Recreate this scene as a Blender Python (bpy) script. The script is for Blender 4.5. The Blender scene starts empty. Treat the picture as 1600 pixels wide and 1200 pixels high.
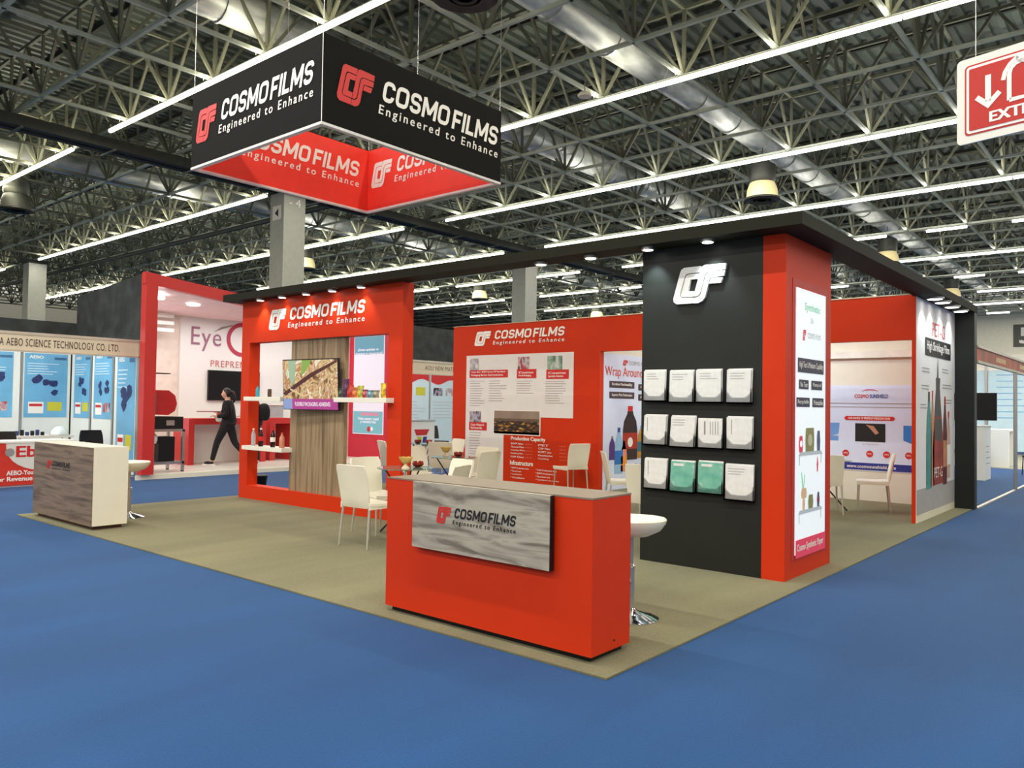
import bpy, bmesh, math, random
from mathutils import Vector, Matrix
random.seed(7)
D = bpy.data; SC = bpy.context.scene; COL = SC.collection
PI = math.pi

# ------------------------------------------------------------------ camera
cam = D.cameras.new('camera'); cam.sensor_width = 36; cam.sensor_fit = 'HORIZONTAL'
cam.lens = 36 * 1234.5 / 1600; cam.clip_end = 300
co = D.objects.new('camera', cam); COL.objects.link(co)
yaw, pitch, roll = 0.699, 0.0263, 0.0151
F = Vector((math.cos(yaw)*math.cos(pitch), math.sin(yaw)*math.cos(pitch), math.sin(pitch)))
R = Vector((math.sin(yaw), -math.cos(yaw), 0)); U = R.cross(F)
R2 = R*math.cos(roll) + U*math.sin(roll); U2 = -R*math.sin(roll) + U*math.cos(roll)
m = Matrix((R2, U2, -F)).transposed().to_4x4(); m.translation = (0, 0, 1.5)
co.matrix_world = m
SC.camera = co

# ------------------------------------------------------------------ world, exposure
w = D.worlds.new('world'); SC.world = w; w.use_nodes = True
w.node_tree.nodes['Background'].inputs[0].default_value = (1.0, 0.95, 0.84, 1)
w.node_tree.nodes['Background'].inputs[1].default_value = .6
SC.view_settings.view_transform = 'Standard'; SC.view_settings.look = 'None'
SC.view_settings.gamma = 1; SC.view_settings.use_curve_mapping = False
SC.view_settings.exposure = -0.05
SC.cycles.max_bounces = 7; SC.cycles.diffuse_bounces = 4; SC.cycles.sample_clamp_indirect = 4

ZC = 8.5            # lower chord of the space frame
ZL = 8.28           # tube height
ROWX = [8.58, 14.56, 20.62, 26.6, 32.7, 38.7, 44.8, 50.9, 57.0, 62.5]
def segs(x):
    if x < 32: return [(-13.5, 20.65), (22.95, 42.7), (47.5, 62.0)]
    return [(-13.5, 9.95), (12.3, 20.6), (23.1, 42.0)]
TONE = {8.58: (1.0, .93, .70), 14.56: (1.0, .94, .76)}
def area(loc, sx, sy, power, col=(1, .95, .85), rot=(0, 0, 0), name='lamp_light'):
    l = D.lights.new(name, 'AREA'); l.shape = 'RECTANGLE'; l.size = sx; l.size_y = sy
    l.energy = power; l.color = col
    o = D.objects.new(name, l); COL.objects.link(o); o.location = loc; o.rotation_euler = rot
    return o
def spot(loc, tgt, power, ang, col=(1, .95, .88), blend=.8, name='spot_light', rad=.03):
    l = D.lights.new(name, 'SPOT'); l.energy = power; l.color = col; l.spot_size = math.radians(ang)
    l.spot_blend = blend; l.shadow_soft_size = rad
    o = D.objects.new(name, l); COL.objects.link(o); o.location = loc
    o.rotation_euler = (Vector(tgt) - Vector(loc)).to_track_quat('-Z', 'Y').to_euler()
    return o
for x in ROWX:                      # the light of the fluorescent rows, one long lamp per run of tubes
    for a, b in segs(x):
        area((x, (a+b)/2, ZL-.06), .12, b-a, 20*(b-a), TONE.get(x, (1, .95, .84)))
        area((x, (a+b)/2, ZL+.12), .12, b-a, (10 if a < 20 else 16)*(b-a), TONE.get(x, (1, .95, .84)), (PI, 0, 0))   # bare tubes also shine upwards
for x in (2.4, -3.6, -9.6):                              # the next rows, above and behind the camera
    area((x, 5, ZL-.06), .12, 30, 50*30, (1, .95, .86)); area((x, 5, ZL+.12), .12, 30, 6*30, (1, .94, .82), (PI, 0, 0))

# ------------------------------------------------------------------ helpers
def lin(c):
    c = c/255
    return c/12.92 if c <= .04045 else ((c+.055)/1.055)**2.4
def rgb(r, g, b): return (lin(r), lin(g), lin(b), 1)
MATS = {}
def mat(name, col, rough=.6, metal=0, emit=None, es=1, noise=.04, nscale=6, bump=0, trans=0, spec=.4, alpha=1, coat=0):
    if name in MATS: return MATS[name]
    m = D.materials.new(name); m.use_nodes = True; nt = m.node_tree; b = nt.nodes['Principled BSDF']
    col = rgb(*col) if max(col) > 1.01 else (*col, 1)
    b.inputs['Base Color'].default_value = col
    b.inputs['Roughness'].default_value = rough; b.inputs['Metallic'].default_value = metal
    b.inputs['Specular IOR Level'].default_value = spec
    if trans: b.inputs['Transmission Weight'].default_value = trans
    if coat: b.inputs['Coat Weight'].default_value = coat
    if alpha < 1: b.inputs['Alpha'].default_value = alpha
    if emit is not None:
        e = rgb(*emit) if max(emit) > 1.01 else (*emit, 1)
        b.inputs['Emission Color'].default_value = e; b.inputs['Emission Strength'].default_value = es
    if noise or bump:
        tc = nt.nodes.new('ShaderNodeTexCoord'); n = nt.nodes.new('ShaderNodeTexNoise')
        n.inputs['Scale'].default_value = nscale; n.inputs['Detail'].default_value = 5
        nt.links.new(tc.outputs['Object'], n.inputs['Vector'])
        if noise:
            r = nt.nodes.new('ShaderNodeValToRGB')
            r.color_ramp.elements[0].position = .3; r.color_ramp.elements[1].position = .7
            r.color_ramp.elements[0].color = tuple(c*(1-noise*2) for c in col[:3])+(1,)
            r.color_ramp.elements[1].color = tuple(min(1, c*(1+noise*2)) for c in col[:3])+(1,)
            nt.links.new(n.outputs['Fac'], r.inputs['Fac']); nt.links.new(r.outputs['Color'], b.inputs['Base Color'])
        if bump:
            bp = nt.nodes.new('ShaderNodeBump'); bp.inputs['Strength'].default_value = bump
            n2 = nt.nodes.new('ShaderNodeTexNoise'); n2.inputs['Scale'].default_value = 160
            nt.links.new(tc.outputs['Object'], n2.inputs['Vector'])
            nt.links.new(n2.outputs['Fac'], bp.inputs['Height']); nt.links.new(bp.outputs['Normal'], b.inputs['Normal'])
    MATS[name] = m; return m

def ramp_mat(name, stops, scale, mapping=(1, 1, 1), rough=.5, detail=6, dist=0, emit=0, wave=False, bump=0):
    """procedural picture-like material: stretched noise through a colour ramp"""
    if name in MATS: return MATS[name]
    m = D.materials.new(name); m.use_nodes = True; nt = m.node_tree; b = nt.nodes['Principled BSDF']
    tc = nt.nodes.new('ShaderNodeTexCoord'); mp = nt.nodes.new('ShaderNodeMapping'); mp.inputs['Scale'].default_value = mapping
    n = nt.nodes.new('ShaderNodeTexNoise'); n.inputs['Scale'].default_value = scale; n.inputs['Detail'].default_value = detail
    n.inputs['Distortion'].default_value = dist
    r = nt.nodes.new('ShaderNodeValToRGB'); els = r.color_ramp.elements
    while len(els) < len(stops): els.new(.5)
    for e, (p, c) in zip(els, stops): e.position = p; e.color = rgb(*c)
    nt.links.new(tc.outputs['Object'], mp.inputs['Vector']); nt.links.new(mp.outputs['Vector'], n.inputs['Vector'])
    nt.links.new(n.outputs['Fac'], r.inputs['Fac']); nt.links.new(r.outputs['Color'], b.inputs['Base Color'])
    b.inputs['Roughness'].default_value = rough
    if bump:
        bp = nt.nodes.new('ShaderNodeBump'); bp.inputs['Strength'].default_value = bump
        nt.links.new(n.outputs['Fac'], bp.inputs['Height']); nt.links.new(bp.outputs['Normal'], b.inputs['Normal'])
    if emit:
        nt.links.new(r.outputs['Color'], b.inputs['Emission Color']); b.inputs['Emission Strength'].default_value = emit
    MATS[name] = m; return m

class MB:
    def __init__(s): s.v = []; s.f = []
    def add(s, vs, fs):
        k = len(s.v); s.v += [tuple(v) for v in vs]; s.f += [tuple(i+k for i in f) for f in fs]; return s
    def box(s, x0, x1, y0, y1, z0, z1):
        return s.add([(x, y, z) for z in (z0, z1) for y in (y0, y1) for x in (x0, x1)],
              [(0, 2, 3, 1), (4, 5, 7, 6), (0, 1, 5, 4), (2, 6, 7, 3), (0, 4, 6, 2), (1, 3, 7, 5)])
    def bar(s, a, b, r, n=4, r2=None):
        a = Vector(a); b = Vector(b); d = (b-a)
        if d.length < 1e-6: return s
        d.normalize(); up = Vector((0, 0, 1)) if abs(d.z) < .9 else Vector((1, 0, 0))
        p = d.cross(up).normalized(); q = d.cross(p); r2 = r if r2 is None else r2
        off = PI/4 if n == 4 else 0
        vs = [c + (p*math.cos(off+2*PI*i/n) + q*math.sin(off+2*PI*i/n))*rr for c, rr in ((a, r), (b, r2)) for i in range(n)]
        return s.add(vs, [(i, (i+1) % n, n+(i+1) % n, n+i) for i in range(n)] + [tuple(range(n-1, -1, -1)), tuple(range(n, 2*n))])
    def lathe(s, c, prof, n=20, axis='z', sx=1, sy=1):
        vs = []
        for r, z in prof:
            for i in range(n):
                a = 2*PI*i/n; vs.append((c[0]+r*sx*math.cos(a), c[1]+r*sy*math.sin(a), c[2]+z))
        fs = [(j*n+i, j*n+(i+1) % n, (j+1)*n+(i+1) % n, (j+1)*n+i) for j in range(len(prof)-1) for i in range(n)]
        if prof[0][0] > 1e-4: fs.append(tuple(range(n-1, -1, -1)))
        if prof[-1][0] > 1e-4: fs.append(tuple((len(prof)-1)*n+i for i in range(n)))
        return s.add(vs, fs)
    def prism(s, pts, fr, d0, d1):
        """extrude a 2D outline (in frame fr) from normal offset d0 to d1"""
        n = len(pts)
        vs = [fr.at(u, v, d) for d in (d0, d1) for u, v in pts]
        return s.add(vs, [tuple(range(n)), tuple(range(2*n-1, n-1, -1))] + [(i, (i+1) % n, n+(i+1) % n, n+i) for i in range(n)])
    def sheet(s, grid, th):
        """grid[i][j] of points -> thick sheet"""
        a, b = len(grid), len(grid[0]); P = [[Vector(p) for p in row] for row in grid]; N = []
        for i in range(a):
            for j in range(b):
                du = P[min(i+1, a-1)][j]-P[max(i-1, 0)][j]; dv = P[i][min(j+1, b-1)]-P[i][max(j-1, 0)]
                N.append(du.cross(dv).normalized())
        vs = [P[i][j]+N[i*b+j]*th/2 for i in range(a) for j in range(b)] + [P[i][j]-N[i*b+j]*th/2 for i in range(a) for j in range(b)]
        k = a*b; fs = []
        for i in range(a-1):
            for j in range(b-1):
                q = (i*b+j, i*b+j+1, (i+1)*b+j+1, (i+1)*b+j); fs.append(q); fs.append(tuple(x+k for x in reversed(q)))
        ring = [(0, j) for j in range(b)] + [(i, b-1) for i in range(1, a)] + [(a-1, j) for j in range(b-2, -1, -1)] + [(i, 0) for i in range(a-2, 0, -1)]
        ids = [i*b+j for i, j in ring]
        for t in range(len(ids)):
            p, q = ids[t], ids[(t+1) % len(ids)]; fs.append((q, p, p+k, q+k))
        return s.add(vs, fs)
    def build(s, name, m, parent=None, loc=None, smooth=False, bevel=0):
        me = D.meshes.new(name)
        off = Vector(loc) if loc is not None else (Vector(parent.get('_o', (0, 0, 0))) if parent is not None else Vector((0, 0, 0)))
        me.from_pydata([tuple(Vector(v)-off) for v in s.v], [], s.f); me.update()
        bm = bmesh.new(); bm.from_mesh(me); bmesh.ops.recalc_face_normals(bm, faces=bm.faces)
        if bevel: bmesh.ops.bevel(bm, geom=bm.edges[:], offset=bevel, segments=2, affect='EDGES', profile=.6)
        bm.to_mesh(me); bm.free()
        if smooth:
            for p in me.polygons: p.use_smooth = True
            try: me.set_sharp_from_angle(angle=math.radians(40))
            except Exception: pass
        for mm in (m if isinstance(m, (list, tuple)) else [m]): me.materials.append(mm)
        o = D.objects.new(name, me); COL.objects.link(o)
        if parent is not None: o.parent = parent
        if loc is not None and parent is None: o.location = loc
        return o
def tag(o, label=None, cat=None, group=None, kind=None):
    if label: o['label'] = label
    if cat: o['category'] = cat
    if group: o['group'] = group
    if kind: o['kind'] = kind
    return o
def thing(name, label, cat, loc=(0, 0, 0), rz=0, group=None, kind=None):
    o = D.objects.new(name, None); o.empty_display_size = .2; COL.objects.link(o)
    o.location = loc; o.rotation_euler = (0, 0, rz)
    o['_o'] = tuple(loc) if rz == 0 else (0, 0, 0)
    return tag(o, label, cat, group, kind)
def sub(parent, name, m, mb, **k):
    """a sub-part of a part built in the same coordinates"""
    t = parent
    o = mb.build(name, m, None, loc=None, **k)
    off = Vector(t.parent.get('_o', (0, 0, 0))) if t.parent is not None else Vector(t.get('_o', (0, 0, 0)))
    o.data.transform(Matrix.Translation(-off)); o.parent = t
    return o
def copy_tree(o, parent=None):
    c = o.copy(); COL.objects.link(c)
    if parent is not None: c.parent = parent
    for ch in [x for x in o.children]: copy_tree(ch, c)
    return c

class Frame:
    def __init__(s, o, r, n, up=(0, 0, 1)):
        s.o = Vector(o); s.r = Vector(r).normalized(); s.n = Vector(n).normalized(); s.u = Vector(up).normalized()
    def at(s, u, v, d=0): return s.o + s.r*u + s.u*v + s.n*d
def fx(X, Y0=0): return Frame((X, Y0, 0), (0, -1, 0), (-1, 0, 0))      # faces -x; u = Y0 - y
def fy(Y, X0=0): return Frame((X0, Y, 0), (1, 0, 0), (0, -1, 0))       # faces -y; u = x - X0
TXT = {}
def text_geo(s, spacing=1.0, weight=0.0, shear=0.0):
    k = (s, spacing, weight, shear)
    if k in TXT: return TXT[k]
    c = D.curves.new('lettering', 'FONT'); c.body = s; c.size = 1; c.space_character = spacing
    c.offset = weight; c.shear = shear; c.resolution_u = 3; c.fill_mode = 'FRONT'
    o = D.objects.new('lettering', c); COL.objects.link(o)
    bpy.context.view_layer.update()
    me = o.evaluated_get(bpy.context.evaluated_depsgraph_get()).to_mesh()
    V = [(v.co.x, v.co.y) for v in me.vertices]; Fc = [tuple(p.vertices) for p in me.polygons]
    o.evaluated_get(bpy.context.evaluated_depsgraph_get()).to_mesh_clear()
    D.objects.remove(o); D.curves.remove(c)
    TXT[k] = (V, Fc); return TXT[k]
class Print:
    """flat print on a surface: rectangles, outlines and lettering, one part per ink"""
    def __init__(s, fr, parent, base=.002): s.fr = fr; s.p = parent; s.b = base; s.d = {}
    def _mb(s, m, kind, layer): return s.d.setdefault((m, kind, layer), MB())
    def rect(s, u0, v0, u1, v1, m, layer=1, name='printed_patch'):
        d = s.b*layer; f = s.fr
        s._mb(m, name, layer).add([f.at(u0, v0, d), f.at(u1, v0, d), f.at(u1, v1, d), f.at(u0, v1, d)], [(0, 1, 2, 3)])
    def poly(s, pts, m, layer=1, name='printed_patch'):
        s._mb(m, name, layer).add([s.fr.at(u, v, s.b*layer) for u, v in pts], [tuple(range(len(pts)))])
    def disc(s, u, v, r, m, layer=1, name='printed_patch', n=20, sy=1):
        s.poly([(u+r*math.cos(2*PI*i/n), v+r*sy*math.sin(2*PI*i/n)) for i in range(n)], m, layer, name)
    def text(s, t, u0, v0, u1, v1, m, layer=2, spacing=1.0, weight=.0, shear=0, fit=True, name='lettering'):
        V, Fc = text_geo(t, spacing, 0.0, shear)
        xs = [a for a, b in V]; ys = [b for a, b in V]; x0, x1, y0, y1 = min(xs), max(xs), min(ys), max(ys)
        kx = (u1-u0)/(x1-x0); ky = (v1-v0)/(y1-y0)
        for q, (dx, dy) in enumerate(((0, 0),) if weight <= 0 else ((-weight, -weight*.5), (weight, -weight*.5), (weight, weight*.5), (-weight, weight*.5))):
            s._mb(m, name, layer).add([s.fr.at(u0+(a+dx-x0)*kx, v0+(b+dy-y0)*ky, s.b*(layer+.12*q)) for a, b in V], Fc)
    def lines(s, u0, v0, u1, v1, n, m, layer=2, fill=.35, ragged=.35, seed=1, name='text_lines'):
        rnd = random.Random(seed); h = (v1-v0)/n
        for i in range(n):
            e = u1-(u1-u0)*ragged*rnd.random()
            s.rect(u0, v1-h*(i+1)+h*(1-fill)/2, e, v1-h*i-h*(1-fill)/2, m, layer, name)
    def done(s):
        out = []
        for (m, name, layer), mb in s.d.items(): 
            o = mb.build(name, m, s.p)
            if name == 'text_lines': o['kind'] = 'stuff'
            out.append(o)
        return out
MARK = {'a': [(0.533, 0.984), (0.213, 0.985), (0.156, 0.938), (0.132, 0.865), (0.0, 0.168), (0.011, 0.072), (0.07, 0.01), (0.364, 0.006), (0.385, 0.161), (0.182, 0.175), (0.136, 0.221), (0.136, 0.291), (0.223, 0.748), (0.252, 0.806), (0.314, 0.821), (0.51, 0.817)],
 'b': [(0.503, 0.794), (0.314, 0.797), (0.257, 0.771), (0.238, 0.718), (0.151, 0.272), (0.156, 0.209), (0.194, 0.19), (0.385, 0.182), (0.408, 0.327), (0.285, 0.342), (0.335, 0.648), (0.475, 0.653)],
 'c': [(1.0, 0.988), (0.606, 1.0), (0.55, 0.968), (0.526, 0.893), (0.392, 0.188), (0.453, 0.184), (0.506, 0.229), (0.525, 0.295), (0.595, 0.695), (0.631, 0.792), (0.69, 0.824), (0.985, 0.833)],
 'd': [(0.98, 0.807), (0.702, 0.808), (0.643, 0.773), (0.615, 0.692), (0.545, 0.293), (0.526, 0.21), (0.466, 0.159), (0.39, 0.154), (0.374, 0.005), (0.479, 0.0), (0.563, 0.052), (0.611, 0.149), (0.692, 0.613), (0.715, 0.651), (0.962, 0.669)],
 'e': [(0.939, 0.629), (0.727, 0.636), (0.706, 0.595), (0.688, 0.495), (0.9, 0.49)]}
def word_strokes():
    '''squared rounded capitals drawn as thick strokes: outlines in a box 1 high'''
    t = .2; r = .2; y0, y1 = t/2, 1-t/2
    def arc(cx, cy, a0, a1, n=4): return [(cx+r*math.cos(math.radians(a0+(a1-a0)*k/n)), cy+r*math.sin(math.radians(a0+(a1-a0)*k/n))) for k in range(n+1)]
    def g(ch):
        w = {'C': .74, 'O': .84, 'S': .76, 'M': 1.02, 'F': .66, 'I': .2, 'L': .62}[ch]; x0, x1 = t/2, w-t/2
        if ch == 'C': return w, [[(x1, .68)]+arc(x1-r, y1-r, 0, 90)+arc(x0+r, y1-r, 90, 180)+arc(x0+r, y0+r, 180, 270)+arc(x1-r, y0+r, 270, 360)+[(x1, .32)]]
        if ch == 'O': return w, [[(x1, .5)]+arc(x1-r, y1-r, 0, 90)+arc(x0+r, y1-r, 90, 180)+arc(x0+r, y0+r, 180, 270)+arc(x1-r, y0+r, 270, 360)+[(x1, .5)]]
        if ch == 'S': return w, [[(x1, .72)]+arc(x1-r, y1-r, 0, 90)+arc(x0+r, y1-r, 90, 180)+arc(x0+r, .5+r, 180, 270)+arc(x1-r, .5-r, 90, 0)+arc(x1-r, y0+r, 0, -90)+arc(x0+r, y0+r, 270, 180)+[(x0, .28)]]
        if ch == 'M': return w, [[(x0, 0), (x0, 1)], [(x0, .99), (w/2, .22)], [(x1, .99), (w/2, .22)], [(x1, 0), (x1, 1)]]
        if ch == 'F': return w, [[(x0, 0), (x0, 1)], [(x0, y1), (w, y1)], [(x0, .47), (w*.88, .47)]]
        if ch == 'I': return w, [[(x0, 0), (x0, 1)]]
        return w, [[(x0, 0), (x0, 1)], [(x0, y0), (w, y0)]]
    x = 0; Q = []
    for ch in 'COSMO FILMS':
        if ch == ' ': x += .16; continue
        w, paths = g(ch)
        for pi_, p in enumerate(paths):
            A, B = [], []
            for i, q in enumerate(p):
                a = Vector(p[max(i-1, 0)]); b = Vector(p[min(i+1, len(p)-1)])
                if ch == 'O' and i in (0, len(p)-1): a, b = Vector((0, 0)), Vector((0, 1))
                d = (b-a).normalized() if (b-a).length > 1e-6 else Vector((0, 1)); n = Vector((-d.y, d.x))*t/2
                A.append((x+q[0]+n.x, q[1]+n.y)); B.append((x+q[0]-n.x, q[1]-n.y))
            for i in range(len(p)-1): Q.append(([A[i], B[i], B[i+1], A[i+1]], pi_))
        x += w+.11
    return Q, x-.11
WORD = word_strokes()
def logo(P, u0, v0, u1, v1, mm, mt, layer=2, tag_line=True):
    W = u1-u0; H = v1-v0
    for k, pts in MARK.items():
        P.poly([(u0+a*W*.195, v0+b*H) for a, b in pts], mm, layer, 'emblem')
    tw_, th_ = u1-(u0+W*.235), H*.58; sk = .2*th_
    mb_ = P._mb(mt, 'lettering', layer)
    for q, lay in WORD[0]: mb_.add([P.fr.at(u0+W*.235+a/WORD[1]*(tw_-sk)+b*sk, v0+H*.42+b*th_, P.b*(layer+.15*lay)) for a, b in q], [(0, 1, 2, 3)])
    if tag_line: P.text('Engineered to Enhance', u0+W*.22, v0-H*.02, u1-W*.01, v0+H*.30, mt, layer, weight=.016, shear=.12, spacing=1.35)

# ------------------------------------------------------------------ materials
red = mat('red_laminate', (204, 52, 13), .5, noise=.02, nscale=1.5, spec=.2)
red2 = mat('red_print', (214, 52, 36), .5, noise=.0)
black = mat('black_laminate', (30, 32, 28), .5, noise=.06, nscale=1.2, spec=.3)
blackp = mat('black_plastic', (16, 16, 17), .4, noise=.0)
charc = mat('charcoal_fascia', (32, 32, 20), .7, noise=.03, spec=.2)
white = mat('white_gloss', (238, 234, 222), .35, noise=.01)
cream = mat('cream_plastic', (238, 232, 212), .25, noise=.01)
shade = mat('taupe_laminate', (128, 118, 100), .4, noise=.03)
alu = mat('aluminium', (190, 190, 188), .3, metal=.9, noise=.02)
chrome = mat('chrome', (225, 225, 228), .08, metal=1, noise=0)
steel = mat('steel_paint', (118, 120, 101), .55, metal=.2, noise=.08, nscale=2)
steel_l = mat('light_steel_paint', (182, 190, 172), .5, metal=.2, noise=.06, nscale=2)
dark_st = mat('dark_steel', (58, 60, 54), .6, metal=.2, noise=.1)
ink_w = mat('white_ink', (248, 244, 236), .5, noise=0)
ink_k = mat('black_ink', (30, 28, 28), .5, noise=0)
ink_r = mat('red_ink', (206, 40, 38), .5, noise=0)
ink_g = mat('grey_ink', (150, 146, 142), .6, noise=0)
ink_b = mat('navy_ink', (44, 50, 140), .5, noise=0)
ink_lb = mat('light_blue_ink', (120, 180, 225), .5, noise=0)
paper = mat('poster_grey', (232, 228, 226), .55, noise=.01)
paper_b = mat('poster_lavender', (218, 228, 252), .55, noise=.01)
wood_h = ramp_mat('weathered_wood', [(.25, (84, 78, 68)), (.38, (120, 112, 98)), (.5, (164, 156, 140)), (.6, (176, 168, 150)), (.72, (126, 116, 102))], 2.6, (1, .7, 4.5), .5, 13, 1.0, bump=.05)
wood_d = ramp_mat('brown_wood', [(.25, (74, 62, 52)), (.42, (112, 94, 78)), (.55, (138, 118, 98)), (.68, (116, 98, 84)), (.8, (84, 72, 62))], 2.6, (1, .5, 6), .5, 10, .5)
wood_v = ramp_mat('striped_wood', [(.25, (92, 74, 54)), (.42, (128, 106, 80)), (.55, (158, 136, 106)), (.7, (120, 100, 76)), (.82, (96, 78, 60))], 3.0, (1, 4.5, .22), .5, 9, .3)

# ------------------------------------------------------------------ floor
def carpet_mat(name, c0, c1, sc, bump=.25, streak=.0):
    m = D.materials.new(name); m.use_nodes = True; nt = m.node_tree; b = nt.nodes['Principled BSDF']
    tc = nt.nodes.new('ShaderNodeTexCoord'); n = nt.nodes.new('ShaderNodeTexNoise'); n.inputs['Scale'].default_value = sc
    n.inputs['Detail'].default_value = 3
    n2 = nt.nodes.new('ShaderNodeTexNoise'); n2.inputs['Scale'].default_value = .7; n2.inputs['Detail'].default_value = 4
    mp = nt.nodes.new('ShaderNodeMapping'); mp.inputs['Scale'].default_value = (.35, 1.6, 1); mp.inputs['Rotation'].default_value = (0, 0, .05)
    nt.links.new(tc.outputs['Object'], mp.inputs['Vector']); nt.links.new(mp.outputs['Vector'], n2.inputs['Vector'])
    nt.links.new(tc.outputs['Object'], n.inputs['Vector'])
    mx = nt.nodes.new('ShaderNodeMath'); mx.operation = 'MULTIPLY_ADD'; mx.inputs[1].default_value = .45
    nt.links.new(n.outputs['Fac'], mx.inputs[0])
    m2 = nt.nodes.new('ShaderNodeMath'); m2.operation = 'MULTIPLY'; m2.inputs[1].default_value = .55
    nt.links.new(n2.outputs['Fac'], m2.inputs[0]); nt.links.new(m2.outputs[0], mx.inputs[2])
    r = nt.nodes.new('ShaderNodeValToRGB'); r.color_ramp.elements[0].position = .36; r.color_ramp.elements[1].position = .64
    r.color_ramp.elements[0].color = rgb(*c0); r.color_ramp.elements[1].color = rgb(*c1)
    nt.links.new(mx.outputs[0], r.inputs['Fac']); nt.links.new(r.outputs['Color'], b.inputs['Base Color'])
    b.inputs['Roughness'].default_value = .9; b.inputs['Specular IOR Level'].default_value = .25
    b.inputs['Sheen Weight'].default_value = .08; b.inputs['Sheen Roughness'].default_value = .5
    bp = nt.nodes.new('ShaderNodeBump'); bp.inputs['Strength'].default_value = bump; bp.inputs['Distance'].default_value = .01
    nt.links.new(n.outputs['Fac'], bp.inputs['Height']); nt.links.new(bp.outputs['Normal'], b.inputs['Normal'])
    return m
blue_c = carpet_mat('blue_carpet', (10, 60, 108), (17, 74, 128), 90)
grey_c = carpet_mat('grey_brown_carpet', (96, 94, 70), (130, 126, 94), 130)
fl = MB()
fl.add([(-12, -14, 0), (70, -14, 0), (70, 80, 0), (-12, 80, 0)], [(0, 1, 2, 3)])
floor = tag(fl.build('floor', blue_c), kind='structure')
for k in range(-3, 6):      # butted carpet strips: narrow raised seams
    y = 2.39 - 2.0*k - 2.0
    if y < 2.0 and y > -8: MB().box(-8, 60, y-.004, y+.004, 0, .003).build('carpet_seam', blue_c, floor)
g = MB().box(3.686, 13.95, 2.394, 11.3, .001, .012)
carpet = tag(g.build('booth_carpet', grey_c), 'worn grey-brown carpet laid under the red and black booth', 'carpet')
tag(MB().box(24.5, 33, -6, 14, .001, .01).build('booth_carpet', mat('pale_carpet', (150, 146, 128), .9)), 'pale grey carpet of the distant booth at the right edge', 'carpet')

# ------------------------------------------------------------------ hall shell: ceiling, walls, columns
M_ = 2.03; X0 = 12.9-M_*9; Y0 = 7.93-M_*10
NX, NY = 36, 40
xs = [X0+M_*i for i in range(NX)]; ys = [Y0+M_*j for j in range(NY)]
ZU = ZC+1.45
deck = ramp_mat('roof_deck', [(.3, (50, 58, 48)), (.5, (76, 86, 74)), (.7, (108, 118, 106))], 1.2, (.3, 1, 1), .5)
rm = MB(); prof = []; y = ys[0]-1
while y < ys[-1]+2:
    prof += [(y, ZU+.45), (y+.13, ZU+.45), (y+.16, ZU+.53), (y+.29, ZU+.53)]; y += .32
n = len(prof)
rm.add([(x, a, b) for x in (xs[0]-1, xs[-1]+2) for a, b in prof], [(i, i+1, n+i+1, n+i) for i in range(n-1)])
ceiling = tag(rm.build('ceiling', deck), kind='structure')
for y in ys: MB().bar((xs[0], y, ZC), (xs[-1], y, ZC), .05).build('chord', steel_l if 2 < y < 22 else steel, ceiling)
for x in xs: MB().bar((x, ys[0], ZC), (x, ys[-1], ZC), .05).build('chord', steel_l, ceiling)
up = MB()
for y in ys: up.bar((xs[0], y, ZU), (xs[-1], y, ZU), .05)
for x in xs: up.bar((x, ys[0], ZU), (x, ys[-1], ZU), .05)
tag(up.build('upper_chord', steel, ceiling), kind='stuff')
pl = MB()
y = ys[0]
while y < ys[-1]: 
    y += M_
x = xs[0]
while x < xs[-1]: pl.bar((x+M_/2, ys[0], ZU+.38), (x+M_/2, ys[-1], ZU+.38), .07); x += M_
tag(pl.build('purlin', dark_st, ceiling), kind='stuff')
nodes = sorted(((x, y) for x in xs for y in ys), key=lambda p: (math.hypot(p[0]-2, p[1]-2) if (p[0]*.77+p[1]*.64 > 6 and abs(p[0]*.64-p[1]*.77) < .75*(p[0]*.77+p[1]*.64)) else 999))
h = M_/2
dirs = [(0, 0, 1.45), (h, 0, 1.45), (-h, 0, 1.45), (0, h, 1.45), (0, -h, 1.45)]
protos = []
for d in dirs:
    mb = MB().bar((0, 0, 0), d, .042 if d[0] or d[1] else .05)
    me = D.meshes.new('strut'); me.from_pydata(mb.v, [], mb.f); me.materials.append(steel); protos.append(me)
for x, y in nodes[:58]:
    for me in protos:
        o = D.objects.new('strut', me); COL.objects.link(o); o.location = (x, y, ZC); o.parent = ceiling
st = MB()
for x, y in nodes[58:]:
    if x > 62 or y > 74: continue
    for d in dirs: st.bar((x, y, ZC), (x+d[0], y+d[1], ZC+d[2]), .042)
tag(st.build('strut_lattice', steel, ceiling), kind='stuff')
wall_c = mat('hall_wall', (240, 236, 214), .8, noise=.02)
wf = tag(MB().box(66, 66.3, -14, 80, 0, ZC+1.4).build('wall_right', wall_c), kind='structure')
wl = tag(MB().box(-12, 66, 74, 74.3, 0, ZC+1.4).build('wall_back', wall_c), kind='structure')
P = Print(fx(66, 8.85), wf, .03)
P.rect(0, 6.15, 1.6, 7.75, mat('sign_grey', (92, 92, 84), .6, noise=0), 1, 'number_sign')
P.text('5', .42, 6.4, 1.2, 7.5, ink_w, 2, weight=.03); P.done()
colm = mat('column_paint', (176, 178, 168), .5, noise=.03)
cols = []
for cx, cy, lab in ((14.34, 21.6, 'square grey-green steel column rising behind the black hanging sign'), (26.5, 21.6, 'square pale column rising behind the red text wall'),
                    (14.3, 43.2, 'small distant pale column above the left neighbouring booths'), (38.7, 21.6, 'distant square column right of the one behind the text wall')):
    t = thing('steel_column', lab, 'column', (cx, cy, 0))
    MB().box(cx, cx+.8, cy, cy+.75, 0, ZC-.35).build('shaft', colm, t)
    MB().box(cx-.06, cx+.86, cy-.06, cy+.81, ZC-.35, ZC-.2).build('cap_plate', dark_st, t); cols.append(t)
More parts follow.
